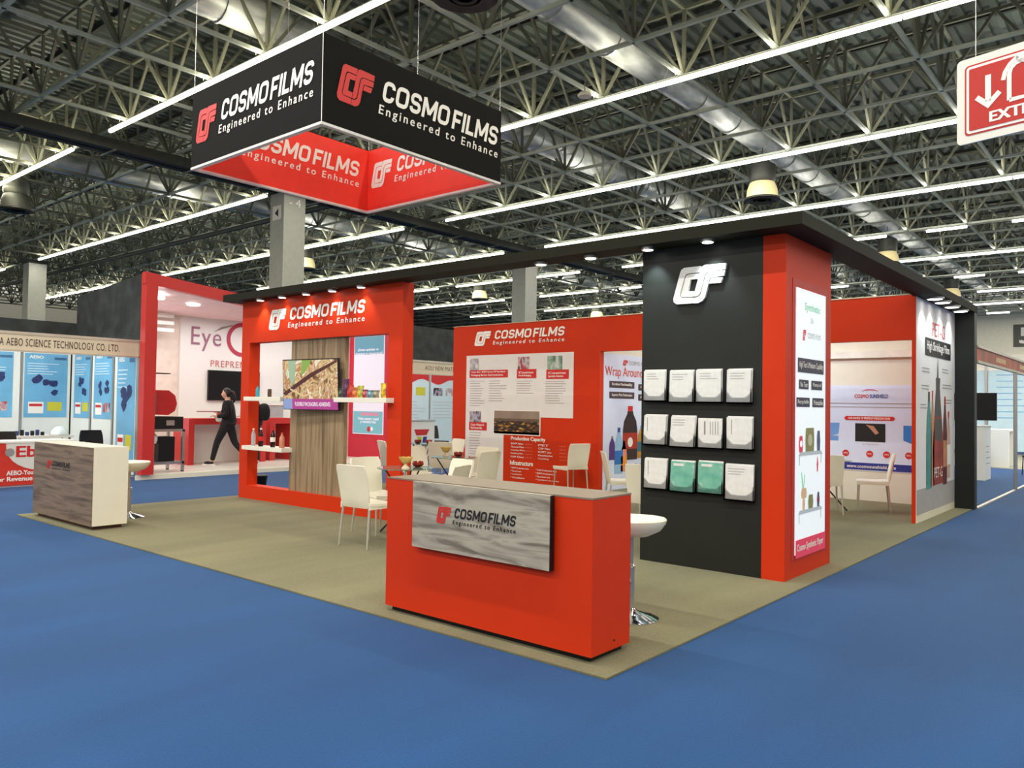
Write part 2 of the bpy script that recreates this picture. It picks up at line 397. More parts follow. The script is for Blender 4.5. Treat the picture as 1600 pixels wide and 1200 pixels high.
P = Print(fx(14.34, 22.3), cols[0]); P.rect(.08, 7.3, .55, 7.75, ink_w, 1, 'notice'); P.poly([(.2, 7.52), (.4, 7.66), (.4, 7.38)], ink_k, 2); P.done()
P = Print(fy(21.6, 14.34), cols[0]); P.text('- 4', .2, 7.75, .62, 8.0, ink_w, 2); P.done()
# cable trunking across the break and pipe
t = thing('cable_trunking', 'dark steel cable trunking crossing the roof above the columns', 'trunking', (0, 21.75, ZC-.45))
MB().box(xs[0], xs[-1], 21.4, 21.62, ZC-.42, ZC-.15).build('tray', dark_st, t)
MB().box(xs[0], xs[-1], 22.0, 22.2, ZC-.35, ZC-.15).build('tray', dark_st, t)
for i in range(26): MB().box(i*2.2-2, i*2.2-1.94, 21.38, 22.22, ZC-.45, ZC-.42).build('bracket', steel, t)
tag(MB().bar((16.45, 22, ZC-.3), (16.45, 70, ZC-.3), .1, 8).build('service_pipe', dark_st, smooth=True), 'dark service pipe under the roof beside the left column', 'pipe')
# ducts
duct_m = ramp_mat('galvanised_duct', [(.3, (150, 156, 152)), (.5, (196, 200, 194)), (.7, (226, 228, 222))], 1.5, (1, 3, 3), .38)
duct_m.node_tree.nodes['Principled BSDF'].inputs['Metallic'].default_value = .4
for yy, r, lab in ((9.25, .36, 'long round silver air duct nearer the right side of the roof'), (14.4, .38, 'long round silver air duct passing behind the hanging sign'), (28.3, .4, 'far silver air duct over the back of the hall')):
    t = thing('air_duct', lab, 'duct', (0, yy, ZC+.85))
    x = -4
    for i in range(30):
        mb = MB().bar((x, yy, ZC+.85), (x+2.0, yy, ZC+.85), r, 16)
        mb.build('duct_section', duct_m, t, smooth=True)
        MB().bar((x+1.97, yy, ZC+.85), (x+2.03, yy, ZC+.85), r+.03, 16).build('duct_joint', duct_m, t, smooth=True)
        x += 2.0
# tube rows
tube_m = mat('tube_glow', (255, 250, 235), .4, emit=(1, .93, .78), es=7, noise=0)
tube_v = mat('tube_glow_cool', (255, 252, 250), .4, emit=(1, .95, .98), es=7, noise=0)
gearm = mat('tube_housing', (210, 206, 190), .5, noise=0)
ordn = ['nearest', 'second', 'third', 'fourth', 'fifth', 'sixth', 'seventh', 'eighth', 'ninth', 'farthest']
where = ['near run', 'middle run', 'far run']
tl = 1.42
for i, x in enumerate(ROWX):
    for j, (a, b) in enumerate(segs(x)):
        if i > 6 and j == 2: continue
        t = thing('tube_light_row', f'{ordn[i]} row of white fluorescent tubes from the left, {where[j]} towards the back', 'ceiling light', (x, a, ZL), group='rows of fluorescent tubes')
        MB().box(x-.025, x+.025, a, b, ZL+.03, ZL+.07).build('housing', gearm, t)
        n = int(round((b-a)/tl)); L = (b-a)/n
        for k in range(n):
            if i > 3 and random.Random(i*50+j*9+k).random() < .22: continue
            y0 = a+k*L+.02
            MB().bar((x, y0, ZL), (x, y0+L-.04, ZL), .052, 8).build('tube', tube_v if (i > 1 and y0 < 14) or (i == 1 and j == 1) else tube_m, t)
        for y in ys:
            if a < y < b and (x < 30): MB().bar((x, y, ZL+.06), (x, y, ZC), .008).build('hanger', steel, t)
        for y in [q for q in ys if a < q < b][::4] if x >= 30 else []: MB().bar((x, y, ZL+.06), (x, y, ZC), .008).build('hanger', steel, t)
# bell lamps
bell_g = mat('lamp_diffuser', (236, 214, 150), .35, emit=(1, .85, .5), es=.35, noise=0)
lamps = []
def bell(x, y, lab, dm=None):
    t = thing('high_bay_lamp', lab, 'ceiling light', (x, y, 7.5), group='round high-bay lamps')
    MB().lathe((x, y, 7.55), [(.46, 0), (.44, .06), (.42, .25), (.36, .42), (.3, .5)], 20).build('diffuser', dm or bell_g, t, smooth=True)
    MB().bar((x, y, 8.55), (x, y, ZU+.5), .012, 6).build('stem', dark_st, t)
    MB().lathe((x, y, 7.5), [(.50, 0), (.50, .05), (.44, .07)], 20).build('rim', dark_st, t, smooth=True)
    MB().lathe((x, y, 8.0), [(.34, 0), (.37, .06), (.37, .5), (.2, .6)], 20).build('housing', mat('lamp_housing', (96, 98, 88), .4, metal=.5), t, smooth=True)
    for r in (.36, .25, .14): MB().lathe((x, y, 7.49), [(r, 0), (r+.05, -.02), (r+.05, .02), (r, .03)], 20).build('louvre_ring', dark_st, t, smooth=True)
bell(8.3, 8.0, 'dark round high-bay lamp at the top edge above the sign', dark_st)
bell(21.9, 9.1, 'large bell-shaped lamp with golden bottom above the tower, nearest on the right')
bell(34.6, 9.05, 'bell lamp above the right canopy, between the large and the smallest')
bell(47.0, 9.1, 'small bell lamp farthest right above the banner')
bell(9.0, 28.5, 'dark high-bay lamp at the left edge under the roof', dark_st)
bell(21.3, 30.3, 'bell lamp just right of the left column')
bell(33.4, 30.6, 'small bell lamp between the frame wall and the text wall')
bell(45.4, 30.6, 'small bell lamp peeping over the red text wall')
t = thing('disc_light', 'round pale disc light fitting under the roof right of the hanging sign', 'luminaire', (12.9, 9.05, 7.7))  # small round disc light hanging from the roof on a stem
MB().lathe((12.9, 9.05, 7.7), [(.13, 0), (.15, .03), (.12, .07)], 16).build('disc', cream, t, smooth=True)
MB().bar((12.9, 9.05, 7.77), (12.9, 9.05, 8.5), .01).build('stem', steel, t)

# ------------------------------------------------------------------ canopy beam with lamps
H = 3.03
lamp_m = mat('lamp_face', (255, 255, 255), .4, emit=(1, .98, .95), es=6, noise=0)
can = thing('canopy_beam', 'long charcoal canopy beam running around the booth corner over the walls', 'canopy', (6.48, 2.35, H))
mb = MB()
pts = [(6.48, 2.35), (14.0, 2.35), (14.0, 2.66), (6.80, 2.66), (6.80, 11.35), (6.48, 11.35)]
n = len(pts); mb.add([(x, y, z) for z in (H, H+.105) for x, y in pts], [tuple(range(n)), tuple(range(n, 2*n))]+[(i, (i+1) % n, n+(i+1) % n, n+i) for i in range(n)])
mb.build('beam', charc, can)
MB().box(6.80, 7.95, 2.66, 4.05, H, H+.10).build('tower_cap', charc, can)
def downlight(x, y, r=.055):
    f = MB().lathe((x, y, H-.028), [(r, 0), (r+.012, .004), (r+.012, .03)], 16).build('downlight', alu, can, smooth=True)
    sub(f, 'lamp_lens', lamp_m, MB().lathe((x, y, H-.031), [(r*.9, 0), (r*.9, .004)], 16))
for y in (10.5, 9.93, 9.35, 8.76, 8.15):
    downlight(6.60, y); spot((6.56, y, 2.99), (6.70, y, 2.4), 15, 85, (1, .93, .92), .7)
for y in (5.2, 4.56):
    downlight(6.64, y, .06); spot((6.64, y, 2.98), (6.64, y, 0), 14, 110, (1, .97, .93), 1)
for y in (3.87, 3.25):
    downlight(6.60, y); spot((6.60, y, 2.99), (6.76, y, 2.4), 40, 80, (.75, .95, 1), .8)
for x in (11.75, 12.2, 12.8, 13.4):
    downlight(x, 2.47, .1); spot((x, 2.46, 2.97), (x, 2.63, 1.9), 24, 100, (.82, .95, 1), .9)

# ------------------------------------------------------------------ tower
tw = thing('display_tower', 'tall black and red display tower with white emblem and leaflet racks', 'tower', (6.751, 2.584, 0))
MB().box(6.751, 7.91, 2.79, 4.012, .012, H-.003).build('black_cladding', black, tw)
MB().box(6.749, 7.912, 2.584, 2.79, .012, H-.003).build('red_cladding', red, tw)
MB().box(6.90, 7.80, 2.580, 2.584, .16, 2.66).build('light_box_frame', mat('red_recess', (190, 44, 28), .5), tw)
box_w = mat('light_box_face', (235, 243, 248), .4, emit=(.90, .97, 1), es=.42, noise=0)
MB().box(6.97, 7.73, 2.573, 2.582, .21, 2.585).build('light_box', box_w, tw)
def glow(name, c, es=.8): return mat('lit_'+name, tuple(int(v*.6) for v in c), .5, emit=c, es=es*.75, noise=0)
P = Print(fy(2.573, 6.97), tw)
lg, lk, lp, lr, lgr = glow('green', (150, 215, 180)), glow('slate', (70, 66, 84), .5), glow('pink', (236, 70, 100), .7), glow('red', (230, 60, 70), .6), glow('grey', (170, 180, 185), .6)
P.text('Synthetic', .2, 2.38, .60, 2.47, lg, 2, weight=.01); P.text('On', .35, 2.29, .42, 2.34, lgr, 2)
for k, pts in MARK.items(): P.poly([(.15+a*.08, 2.12+b*.1) for a, b in pts], lr, 2, 'emblem')
P.text('COSMO FILMS', .27, 2.15, .62, 2.20, lgr, 2)
P.rect(.03, 1.83, .70, 1.96, lk, 2); P.text('High Tear & Moisture Capability', .06, 1.86, .67, 1.93, ink_w, 3, weight=.02)
for u0, v0, u1, t_ in ((.06, 1.68, .30, 'No Tear'), (.37, 1.68, .66, 'Waterproof'), (.0, 1.52, .33, 'Recyclable'), (.40, 1.52, .70, 'Printable')):
    P.rect(u0, v0, u1, v0+.085, lk, 2); P.text(t_, u0+.03, v0+.02, u1-.03, v0+.065, ink_w, 3, weight=.02)
P.rect(0, .18, .76, .34, lp, 2); P.text('Cosmo Synthetic Paper', .03, .22, .70, .30, ink_w, 3, weight=.03)
sh = glow('shelf', (196, 206, 210), .7); ol = glow('olive', (150, 148, 96), .6); sl = glow('steelblue', (90, 98, 126), .6); bei = glow('beige', (226, 190, 150), .7)
for z in (1.08, .56):
    P.poly([(.05, z), (.68, z), (.64, z+.035), (.09, z+.035)], sh, 2); P.rect(.07, z-.08, .09, z, sh, 2); P.rect(.63, z-.08, .65, z, sh, 2)
for u0, v0, u1, v1, c in ((.06, 1.115, .16, 1.26, lp), (.22, 1.115, .45, 1.33, ol), (.52, 1.115, .61, 1.30, sl), (.52, .92, .56, 1.06, lr), (.12, .70, .26, .79, bei), (.15, .595, .22, .70, litw_ if False else bei), (.30, .595, .43, .72, ol), (.53, .595, .60, .73, sl), (.53, .64, .60, .68, lr)):
    P.poly([(u0+.01, v0), (u1-.01, v0), (u1, (v0+v1)/2), (u1-.015, v1), (u0+.015, v1), (u0, (v0+v1)/2)], c, 3)
P.disc(.11, 1.19, .03, box_w, 4); P.disc(.335, 1.22, .055, mat('lit_pale', (210, 206, 170), .5, noise=0), 4)
P.poly([(.15, .79), (.12, .93), (.135, .94), (.175, .80), (.20, .92), (.215, .91), (.19, .79)], lg, 3)
P.done()
# brochures in acrylic pockets
clear = mat('clear_acrylic', (255, 255, 255), .05, trans=1, noise=0)
clear.node_tree.nodes['Principled BSDF'].inputs['IOR'].default_value = 1.15
pap = mat('leaflet_paper', (226, 226, 222), .45, noise=.03, nscale=20)
grn = ramp_mat('green_leaflet', [(.3, (96, 170, 148)), (.55, (128, 190, 168)), (.75, (190, 226, 208))], 9, (1, 1, 1), .3)
rows = [[[3.974, 1.861, 3.712, 1.55], [3.702, 1.854, 3.425, 1.54], [3.415, 1.858, 3.134, 1.543], [3.118, 1.856, 2.86, 1.54]],
 [[3.976, 1.429, 3.707, 1.13], [3.69, 1.425, 3.408, 1.12], [3.398, 1.404, 3.13, 1.122], [3.114, 1.428, 2.842, 1.124]],
 [[3.963, 1.01, 3.689, 0.708], [3.685, 1.004, 3.41, 0.701], [3.4, 1.014, 3.127, 0.708], [3.129, 1.001, 2.833, 0.671]]]
cn = ['far left', 'second from left', 'third from left', 'far right']; rn = ['top', 'middle', 'bottom']
for i in range(3):
    for j in range(4):
        y1, z1, y0, z0 = rows[i][j]
        y0 += .015; f = Frame((6.751, y1, 0), (0, -1, 0), (-1, 0, 0)); W = y1-y0
        pk = MB()
        pk.prism([(0, z0), (W, z0), (W, z0+.012), (0, z0+.012)], f, 0, .045)
        pk.prism([(.0, z0), (W, z0), (W, z0+.11), (W*.75, z0+.06), (W*.25, z0+.06), (0, z0+.12)], f, .040, .045)
        pk.prism([(0, z0), (.006, z0), (.006, z0+.14), (0, z0+.12)], f, 0, .045); pk.prism([(W-.006, z0), (W, z0), (W, z0+.12), (W-.006, z0+.14)], f, 0, .045)
        pk.build('acrylic_pocket', clear, tw)
        green = (i == 2 and j in (1, 2))
        lab = f'{"green" if green else "white"} leaflet stack in the {rn[i]} row of the black tower, {cn[j]}'
        t = thing('leaflet_stack', lab, 'leaflets', (6.73, (y0+y1)/2, z0+.013), group='leaflets in the tower racks')
        tw_ = random.uniform(-.012, .012)
        for s_ in range(3):
            dx = .004+s_*.011; o_ = random.uniform(-.006, .006)
            MB().prism([(.01+o_, z0+.014), (W-.012+o_, z0+.014), (W-.012+o_+tw_+.012, z1-.008*s_), (.01+o_+tw_+.006, z1-.006*s_)], f, dx, dx+.009).build('leaflet', grn if green and s_ == 2 else pap, t)
        P = Print(Frame((6.751-.0365, y1, 0), (0, -1, 0), (-1, 0, 0)), t, .001)
        if green: P.rect(.05, z1-.055, W*.6, z1-.03, pap, 1, 'printed_patch')
        elif i == 1 and j == 2:
            P.rect(.07, z1-.15, .085, z1-.03, ink_g, 1)
            for q in range(4): P.rect(.13+q*.025, z1-.15, .135+q*.025, z1-.03, ink_g, 1)
        elif (i == 1 and j in (0, 3)) or (i == 2 and j == 0): P.rect(.05, z1-.16, .056, z1-.03, ink_g, 1)
        else: P.lines(.04, z1-.10, W-.05, z1-.03, 3, mat('faint_ink', (196, 194, 192), .6, noise=0), 1, .3, .4, i*4+j)
        P.done()
em = MB(); f = fx(6.751, 3.661)
for k, pts in MARK.items(): em.prism([(a*.5345, 2.473+b*.35) for a, b in pts], f, .0, .028)
em.build('raised_emblem', mat('emblem_white', (232, 232, 228), .4, noise=0), tw)

# ------------------------------------------------------------------ frame wall with window opening
wx = 6.681
fw = thing('frame_wall', 'red window-frame wall with lit white lettering and shelves', 'display wall', (wx, 7.42, 0))
mb = MB(); Y0_, Y1_ = 7.42, 11.11; oy0, oy1, oz0, oz1 = 7.68, 10.89, .215, 2.39
mb.box(wx, wx+.18, oy1, Y1_, .012, H-.003); mb.box(wx, wx+.18, Y0_, oy0, .012, H-.003)
mb.box(wx, wx+.18, oy0, oy1, .012, oz0); mb.box(wx, wx+.18, oy0, oy1, oz1, H-.003)
mb.build('frame', red, fw)
P = Print(fx(wx, 10.38), fw)
logo(P, 0, 2.555, 2.24, 2.86, ink_w, ink_w); P.done()
pn = MB().box(wx+.05, wx+.11, 8.62, 9.86, oz0, oz1).build('wood_panel', wood_v, fw)
for nm, a, b, z in (('shelf', 9.86, 10.82, 1.50), ('shelf', 9.80, 10.84, .765), ('shelf', 7.56, 8.62, 1.50)):
    MB().box(wx-.13, wx+.13, a, b, z, z+.062).build('shelf', white, fw, bevel=.004)
# TV
tvp = ramp_mat('tv_picture', [(.28, (70, 36, 40)), (.38, (122, 90, 58)), (.47, (196, 176, 134)), (.55, (150, 96, 60)), (.63, (214, 206, 190)), (.75, (120, 160, 80))], 2.6, (1, 1.6, 1.6), .3, 7, 1.8, emit=.45)
tv = thing('television', 'flat television with purple caption bar on the wooden panel', 'television', (6.60, 9.20, 1.74))
tv['_o'] = (0, 0, 0); tv.rotation_euler = (0, math.radians(-3), math.radians(4))
f = Frame((0, .58, 0), (0, -1, 0), (-1, 0, 0))
MB().box(-.015, .02, -.585, .585, -.355, .355).build('casing', blackp, tv, bevel=.005)
MB().prism([(.01, -.2), (1.15, -.2), (1.15, .34), (.01, .34)], f, .015, .0175).build('screen', tvp, tv)
P = Print(Frame((-.0175, .58, 0), (0, -1, 0), (-1, 0, 0)), tv, .001)
pur = glow('purple', (186, 70, 150), .8)
P.rect(.01, -.345, 1.15, -.2, pur, 1); P.rect(.01, -.345, .2, -.2, glow('paleblue', (150, 170, 220), .8), 2)
P.text('FLEXIBLE PACKAGING ADHESIVES', .26, -.30, 1.0, -.245, glow('white', (250, 240, 250), .9), 3, weight=.02)
P.poly([(.13, .34), (.29, .34), (.27, .1), (.2, -.03), (.14, .1)], glow('leaf', (176, 205, 170), .7), 2); P.poly([(.42, .34), (.62, .34), (.5, .18), (.40, .12)], glow('leaf2', (150, 190, 90), .7), 2)
P.poly([(.0, -.12), (.6, .16), (1.14, .33), (1.14, .30), (.62, .10), (.05, -.16)], glow('bark', (96, 52, 48), .6), 2)
P.poly([(.16, -.05), (.45, -.15), (.75, -.09), (.75, -.105), (.44, -.175), (.16, -.075)], glow('straw', (235, 210, 160), .8), 3)
P.done()
MB().box(.02, .12, -.15, .15, -.15, .15).build('wall_bracket', dark_st, tv)

# shelf goods
def bottle(x, y, z, h, r, body, cap, lab, label_m=None, group='bottles on the frame wall shelves'):
    t = thing('bottle', lab, 'bottle', (x, y, z), group=group)
    MB().lathe((x, y, z), [(r*.9, 0), (r, h*.05), (r, h*.55), (r*.9, h*.68), (r*.4, h*.85), (r*.35, h*.92)], 14).build('bottle_body', body, t, smooth=True)
    MB().lathe((x, y, z+h*.92), [(r*.42, 0), (r*.42, h*.08)], 12).build('cap', cap, t)
    if label_m: MB().lathe((x, y, z+h*.3), [(r*1.03, 0), (r*1.03, h*.25)], 14).build('wrap_label', label_m, t, smooth=True)
cola = mat('cola', (40, 14, 10), .15, noise=0); clearb = mat('pet_clear', (225, 232, 236), .1, trans=.6, noise=0)
pk_ = mat('pink_drink', (236, 160, 130), .2, trans=.3, noise=0)
bottle(6.60, 10.60, .827, .26, .033, clearb, ink_w, 'clear bottle, leftmost on the lower shelf')
bottle(6.60, 10.40, .827, .27, .036, cola, ink_w, 'dark cola bottle with red label on the lower shelf', ink_r)
bottle(6.60, 10.09, .827, .27, .036, cola, ink_r, 'dark cola bottle with white cap band, third on the lower shelf', ink_w)
bottle(6.60, 9.86, .827, .22, .038, pk_, mat('orange_cap', (230, 90, 50), .4), 'pink drink bottle at the right end of the lower shelf')
bottle(6.60, 10.52, 1.562, .17, .026, mat('teal_pack', (60, 160, 180), .3), mat('brown_cap', (120, 70, 50), .4), 'small teal bottle on the upper left shelf')
t = thing('drink_can', 'small dark can on the upper left shelf', 'can', (6.60, 10.2, 1.562))
MB().lathe((6.60, 10.2, 1.562), [(.026, 0), (.03, .01), (.03, .1), (.025, .115)], 14).build('can_body', mat('brown_pack', (86, 66, 50), .3), t, smooth=True)
def pouch(y, w, h, colr, lab, x=6.58, z=1.562):
    m_ = ramp_mat('pouch_'+lab.split()[0]+str(int(y*100)), [(.3, tuple(int(c*.6) for c in colr)), (.5, colr), (.66, tuple(min(255, int(c*1.2+30)) for c in colr))], 14, (1, 1, 1), .25)
    t = thing('snack_pouch', lab, 'packet', (x, y, z), group='packets on the upper right shelf')
    g = []
    for i in range(6):
        v = i/5; row = []
        for j in range(5):
            u = j/4-.5; th = .028*math.sin(PI*min(1, v*1.15+.05))*math.cos(u*2.6) if v < .95 else 0
            row.append((x-th, y-u*w*(1-.06*math.sin(PI*v)), z+v*h+(.006 if j % 2 and i == 5 else 0)))
        g.append(row)
    MB().sheet(g, .012).build('pouch_body', m_, t, smooth=True)
    MB().box(x-.008, x+.008, y-w/2, y+w/2, z+h-.012, z+h+.006).build('heat_seal', m_, t)
for a in ((8.50, .07, .12, (60, 84, 60), 'green-black packet beside the television'), (8.40, .13, .24, (84, 46, 76), 'tall dark purple packet with pointed top'), (8.30, .12, .16, (200, 60, 40), 'red crinkled packet on the upper right shelf'),
          (8.20, .10, .13, (226, 120, 60), 'orange packet on the upper right shelf'), (8.09, .11, .15, (196, 190, 70), 'yellow-green packet on the upper right shelf'), (8.00, .10, .10, (180, 80, 90), 'rose packet on the upper right shelf'),
          (7.89, .13, .09, (110, 150, 160), 'low blue-grey packet on the upper right shelf'), (7.78, .11, .09, (150, 140, 110), 'low khaki packet on the upper right shelf'), (7.64, .09, .18, (226, 190, 50), 'bright yellow packet at the right end of the shelf')):
    pouch(*a)

# ------------------------------------------------------------------ red text wall and meeting room
bx = 11.468
rw = thing('text_wall', 'long red booth wall with white lettering and grey text sheet', 'display wall', (bx, 2.64, 0))
mb = MB()
mb.box(bx, bx+.12, 7.655, 11.2, .012, 3.05)
mb.box(bx, bx+.12, 2.69, 7.655, 2.45, 3.05)
mb.box(bx, bx+.12, 2.64, 2.69, .012, 3.02)
mb.build('frame', red, rw)
MB().box(bx-.01, bx+.14, 2.9, 11.2, 3.05, 3.06).build('top_trim', mat('trim_cream', (230, 200, 170), .6), rw)
P = Print(fx(bx, 0), rw, .003)
def Y(y): return -y
logo(P, Y(10.62), 2.645, Y(8.40), 2.93, ink_w, ink_w)
sheet = [(Y(10.83), .05), (Y(9.83), .05), (Y(9.83), 1.0), (Y(8.94), 1.0), (Y(8.94), 1.275), (Y(8.21), 1.275), (Y(8.21), 2.46), (Y(10.83), 2.46)]
MB().prism(sheet, fx(bx), 0, .003).build('text_sheet', paper, rw)
P.b = .003
for a, b, z0, z1, t1, t2 in ((10.74, 9.74, 2.02, 2.17, 'Cosmo Films - BOPP Polyester CPP Specialized', 'Packaging Barrier And Lamination'), (9.52, 9.05, 2.0, 2.17, 'Cosmo', 'Food Packaging'), (8.82, 8.31, 1.98, 2.15, 'Cosmo', 'Speciality Solutions'), (10.73, 10.26, .99, 1.15, 'Cosmo Window &', 'Paint Protection Films')):
    P.rect(Y(a), z0, Y(b), z1, ink_r, 2); P.text(t1, Y(a)+.05, z0+.09, Y(b)-.07, z0+.13, ink_w, 3, weight=.02); P.text(t2, Y(a)+.05, z0+.025, Y(b)-.12, z0+.07, ink_w, 3, weight=.02)
pics = [ramp_mat('product_photo_%d' % i, s, 7, (1, 1, .55), .5, 2, .4) for i, s in enumerate(([(.35, (190, 186, 186)), (.5, (160, 150, 160)), (.62, (220, 216, 216))], [(.38, (90, 60, 76)), (.5, (206, 196, 200)), (.62, (170, 60, 70))], [(.36, (60, 70, 110)), (.5, (120, 160, 130)), (.64, (206, 210, 206))], [(.4, (40, 34, 44)), (.52, (190, 180, 196)), (.6, (110, 90, 110))]))]
for i, (a, b, z0, z1) in enumerate(((10.73, 10.5, 2.17, 2.4), (9.5, 9.22, 2.17, 2.4), (8.80, 8.46, 2.15, 2.4), (10.72, 10.42, 1.15, 1.36))):
    P.rect(Y(a), z0, Y(b), z1, pics[i], 2, 'product_photo')
fi = mat('body_ink', (170, 160, 160), .6, noise=0)
P.lines(Y(10.72), 1.45, Y(10.32), 1.98, 11, fi, 2, .22, .4, 1); P.lines(Y(10.22), 1.55, Y(9.76), 1.98, 9, fi, 2, .22, .4, 2)
P.lines(Y(9.52), 1.7, Y(9.1), 1.97, 6, fi, 2, .22, .4, 3); P.lines(Y(8.84), 1.52, Y(8.36), 1.96, 10, fi, 2, .22, .4, 4); P.lines(Y(10.72), .5, Y(10.3), .97, 9, fi, 2, .22, .4, 5)
night = ramp_mat('night_city_photo', [(.3, (28, 20, 16)), (.5, (52, 38, 26)), (.6, (150, 100, 40)), (.7, (236, 200, 120))], 13, (1, .6, 2.2), .4)
P.rect(Y(10.09), .93, Y(8.94), 1.40, ink_w, 2); P.rect(Y(10.07), .95, Y(8.96), 1.21, night, 4, 'city_photo')
P.rect(Y(10.07), 1.22, Y(8.96), 1.385, mat('dusk_sky_ink', (146, 128, 112), .6, noise=.08, nscale=3), 3, 'city_photo')
P.rect(Y(10.07), 1.19, Y(8.96), 1.24, mat('dusk_low_ink', (104, 84, 68), .6, noise=.1), 5, 'city_photo'); P.rect(Y(10.07), .95, Y(8.96), .99, mat('night_ink', (22, 16, 14), .6), 4, 'city_photo')
P.text('Production Capacity', Y(9.64), .815, Y(8.82), .905, ink_w, 2, weight=.03)
P.text('Infrastructure', Y(9.65), .37, Y(9.1), .455, ink_w, 2, weight=.03)
for i, (t_, v_) in enumerate((('BOPP Films', '2,00,000 MT'), ('Thermal Films', '40,000 MT'), ('Coating Films', '25,000 MT'), ('Metallizing Films', '22,000 MT'), ('CPP Films', '12,000 MT'))):
    z = .755-i*.062; P.text(t_, Y(9.64), z, Y(9.34-.02*(i % 3)), z+.032, ink_w, 2, weight=.015); P.text(v_, Y(9.3), z, Y(9.12), z+.025, mat('soft_red_ink', (236, 130, 110), .6, noise=0), 2)
for i, (t_, v_) in enumerate((('PET', '30,000 MT'), ('CSP Film', '5,000 MT'), ('BOPET Line', '30,000 MT'), ('Masterbatches', '3,000 MT'), ('Coating', '1,000 MT'))):
    z = .75-i*.062; P.text(t_, Y(8.98), z, Y(8.74-.03*(i % 4)), z+.032, ink_w, 2, weight=.015); P.text(v_, Y(8.5), z, Y(8.35), z+.025, MATS['soft_red_ink'], 2)
for i in range(4):
    z = .30-i*.06; P.text(('* BOPP Production Lines', '* Thermal Lines', '* Coating Lines', '* Metallizers')[i], Y(9.64), z, Y((9.2, 9.38, 9.36, 9.3)[i]), z+.03, ink_w, 2, weight=.015)
    P.text(('* CSP Production Line', '* BOPET Production Line', '* Masterbatch Unit', '* Certified Laboratory')[i], Y(9.03), z-.005, Y((8.55, 8.58, 8.7, 8.5)[i]), z+.025, ink_w, 2, weight=.015)
P.done()
# room walls behind
roomw = mat('room_wall', (226, 222, 208), .6, noise=.01)
rm_ = thing('meeting_room', 'white inner walls of the meeting room behind the red lintel', 'room', (bx, 2.7, 0))
MB().box(bx+.12, 13.9, 7.655, 7.70, .012, 2.75).build('side_wall', roomw, rm_)
MB().box(13.77, 13.85, 2.76, 7.655, .012, 2.75).build('rear_wall', roomw, rm_)
MB().box(13.70, 13.765, 2.78, 7.6, 2.36, 2.47).build('blind_box', mat('blind_box', (236, 232, 224), .5), rm_)
mat('room_lamp', (255, 255, 255), .4, emit=(1, .96, .88), es=4, noise=0)
area((12.6, 5.2, 2.95), .3, 2.4, 38, (.76, .9, 1))
MB().box(12.45, 12.75, 4.0, 6.4, 2.96, 3.0).build('ceiling_lamp', MATS['room_lamp'], rm_)
# wrap around poster on the side wall
ps = thing('drinks_poster', 'tall grey poster with drink bottles beside the red text wall', 'poster', (bx+.12, 7.65, 0))
MB().box(bx+.121, 13.6, 7.646, 7.654, .02, 2.43).build('poster_sheet', paper_b, ps)
P = Print(fy(7.646, 0), ps, .002)
for k, pts in MARK.items(): P.poly([(12.2+a*.17, 2.24+b*.1) for a, b in pts], ink_r, 2, 'emblem')
P.text('COSMO FILMS', 12.4, 2.26, 13.1, 2.33, ink_g, 2)
P.text('Wrap Around Labels', 11.62, 1.99, 13.5, 2.21, mat('coral_ink', (214, 84, 66), .5, noise=0), 2, weight=.01)
plum = mat('plum_ink', (70, 50, 60), .5, noise=0)
for x0, x1, z0, t_ in ((11.76, 12.6, 1.83, 'Excellent Machinability'), (11.76, 12.6, 1.64, 'Superior Print Performance'), (12.74, 13.5, 1.80, 'High Gloss'), (12.74, 13.5, 1.61, 'Recyclable')):
    P.rect(x0, z0, x1, z0+.12, plum, 2); P.text(t_, x0+.08, z0+.03, x1-.08, z0+.09, ink_w, 3, weight=.02)
def pbottle(xc, z0, h, w, body, cap, lab=None, lay=2):
    pts = [(-.5, 0), (.5, 0), (.5, .55), (.42, .72), (.2, .86), (.2, .9), (-.2, .9), (-.2, .86), (-.42, .72), (-.5, .55)]
    P.poly([(xc+a*w, z0+b*h) for a, b in pts], body, lay, 'printed_bottle'); P.rect(xc-.17*w, z0+.9*h, xc+.17*w, z0+h, cap, lay, 'printed_bottle')
    if lab: P.rect(xc-.5*w, z0+.2*h, xc+.5*w, z0+.5*h, lab, lay+1, 'printed_bottle')
pbottle(12.47, .53, .98, .5, mat('cola_ink', (48, 30, 34), .5, noise=0), ink_r, mat('brick_ink', (176, 44, 30), .5, noise=0))
P.disc(12.47, .85, .09, ink_w, 4, 'printed_bottle'); 
pbottle(12.09, .30, .82, .27, mat('water_ink', (150, 190, 220), .5, noise=0), mat('blue_cap_ink', (40, 70, 150), .5, noise=0), mat('azure_ink', (40, 110, 190), .5, noise=0), 3)
pbottle(11.87, .55, .42, .19, mat('violet_ink', (84, 50, 120), .5, noise=0), ink_g)
pbottle(12.26, .33, .55, .2, mat('peach_ink', (226, 140, 110), .5, noise=0), mat('orange_ink', (226, 96, 70), .5, noise=0), mat('amber_ink', (230, 150, 60), .5, noise=0), 3)
pbottle(12.86, .55, .6, .26, mat('mustard_ink', (190, 140, 50), .5, noise=0), ink_lb, mat('teal_ink', (40, 110, 130), .5, noise=0))
P.done()
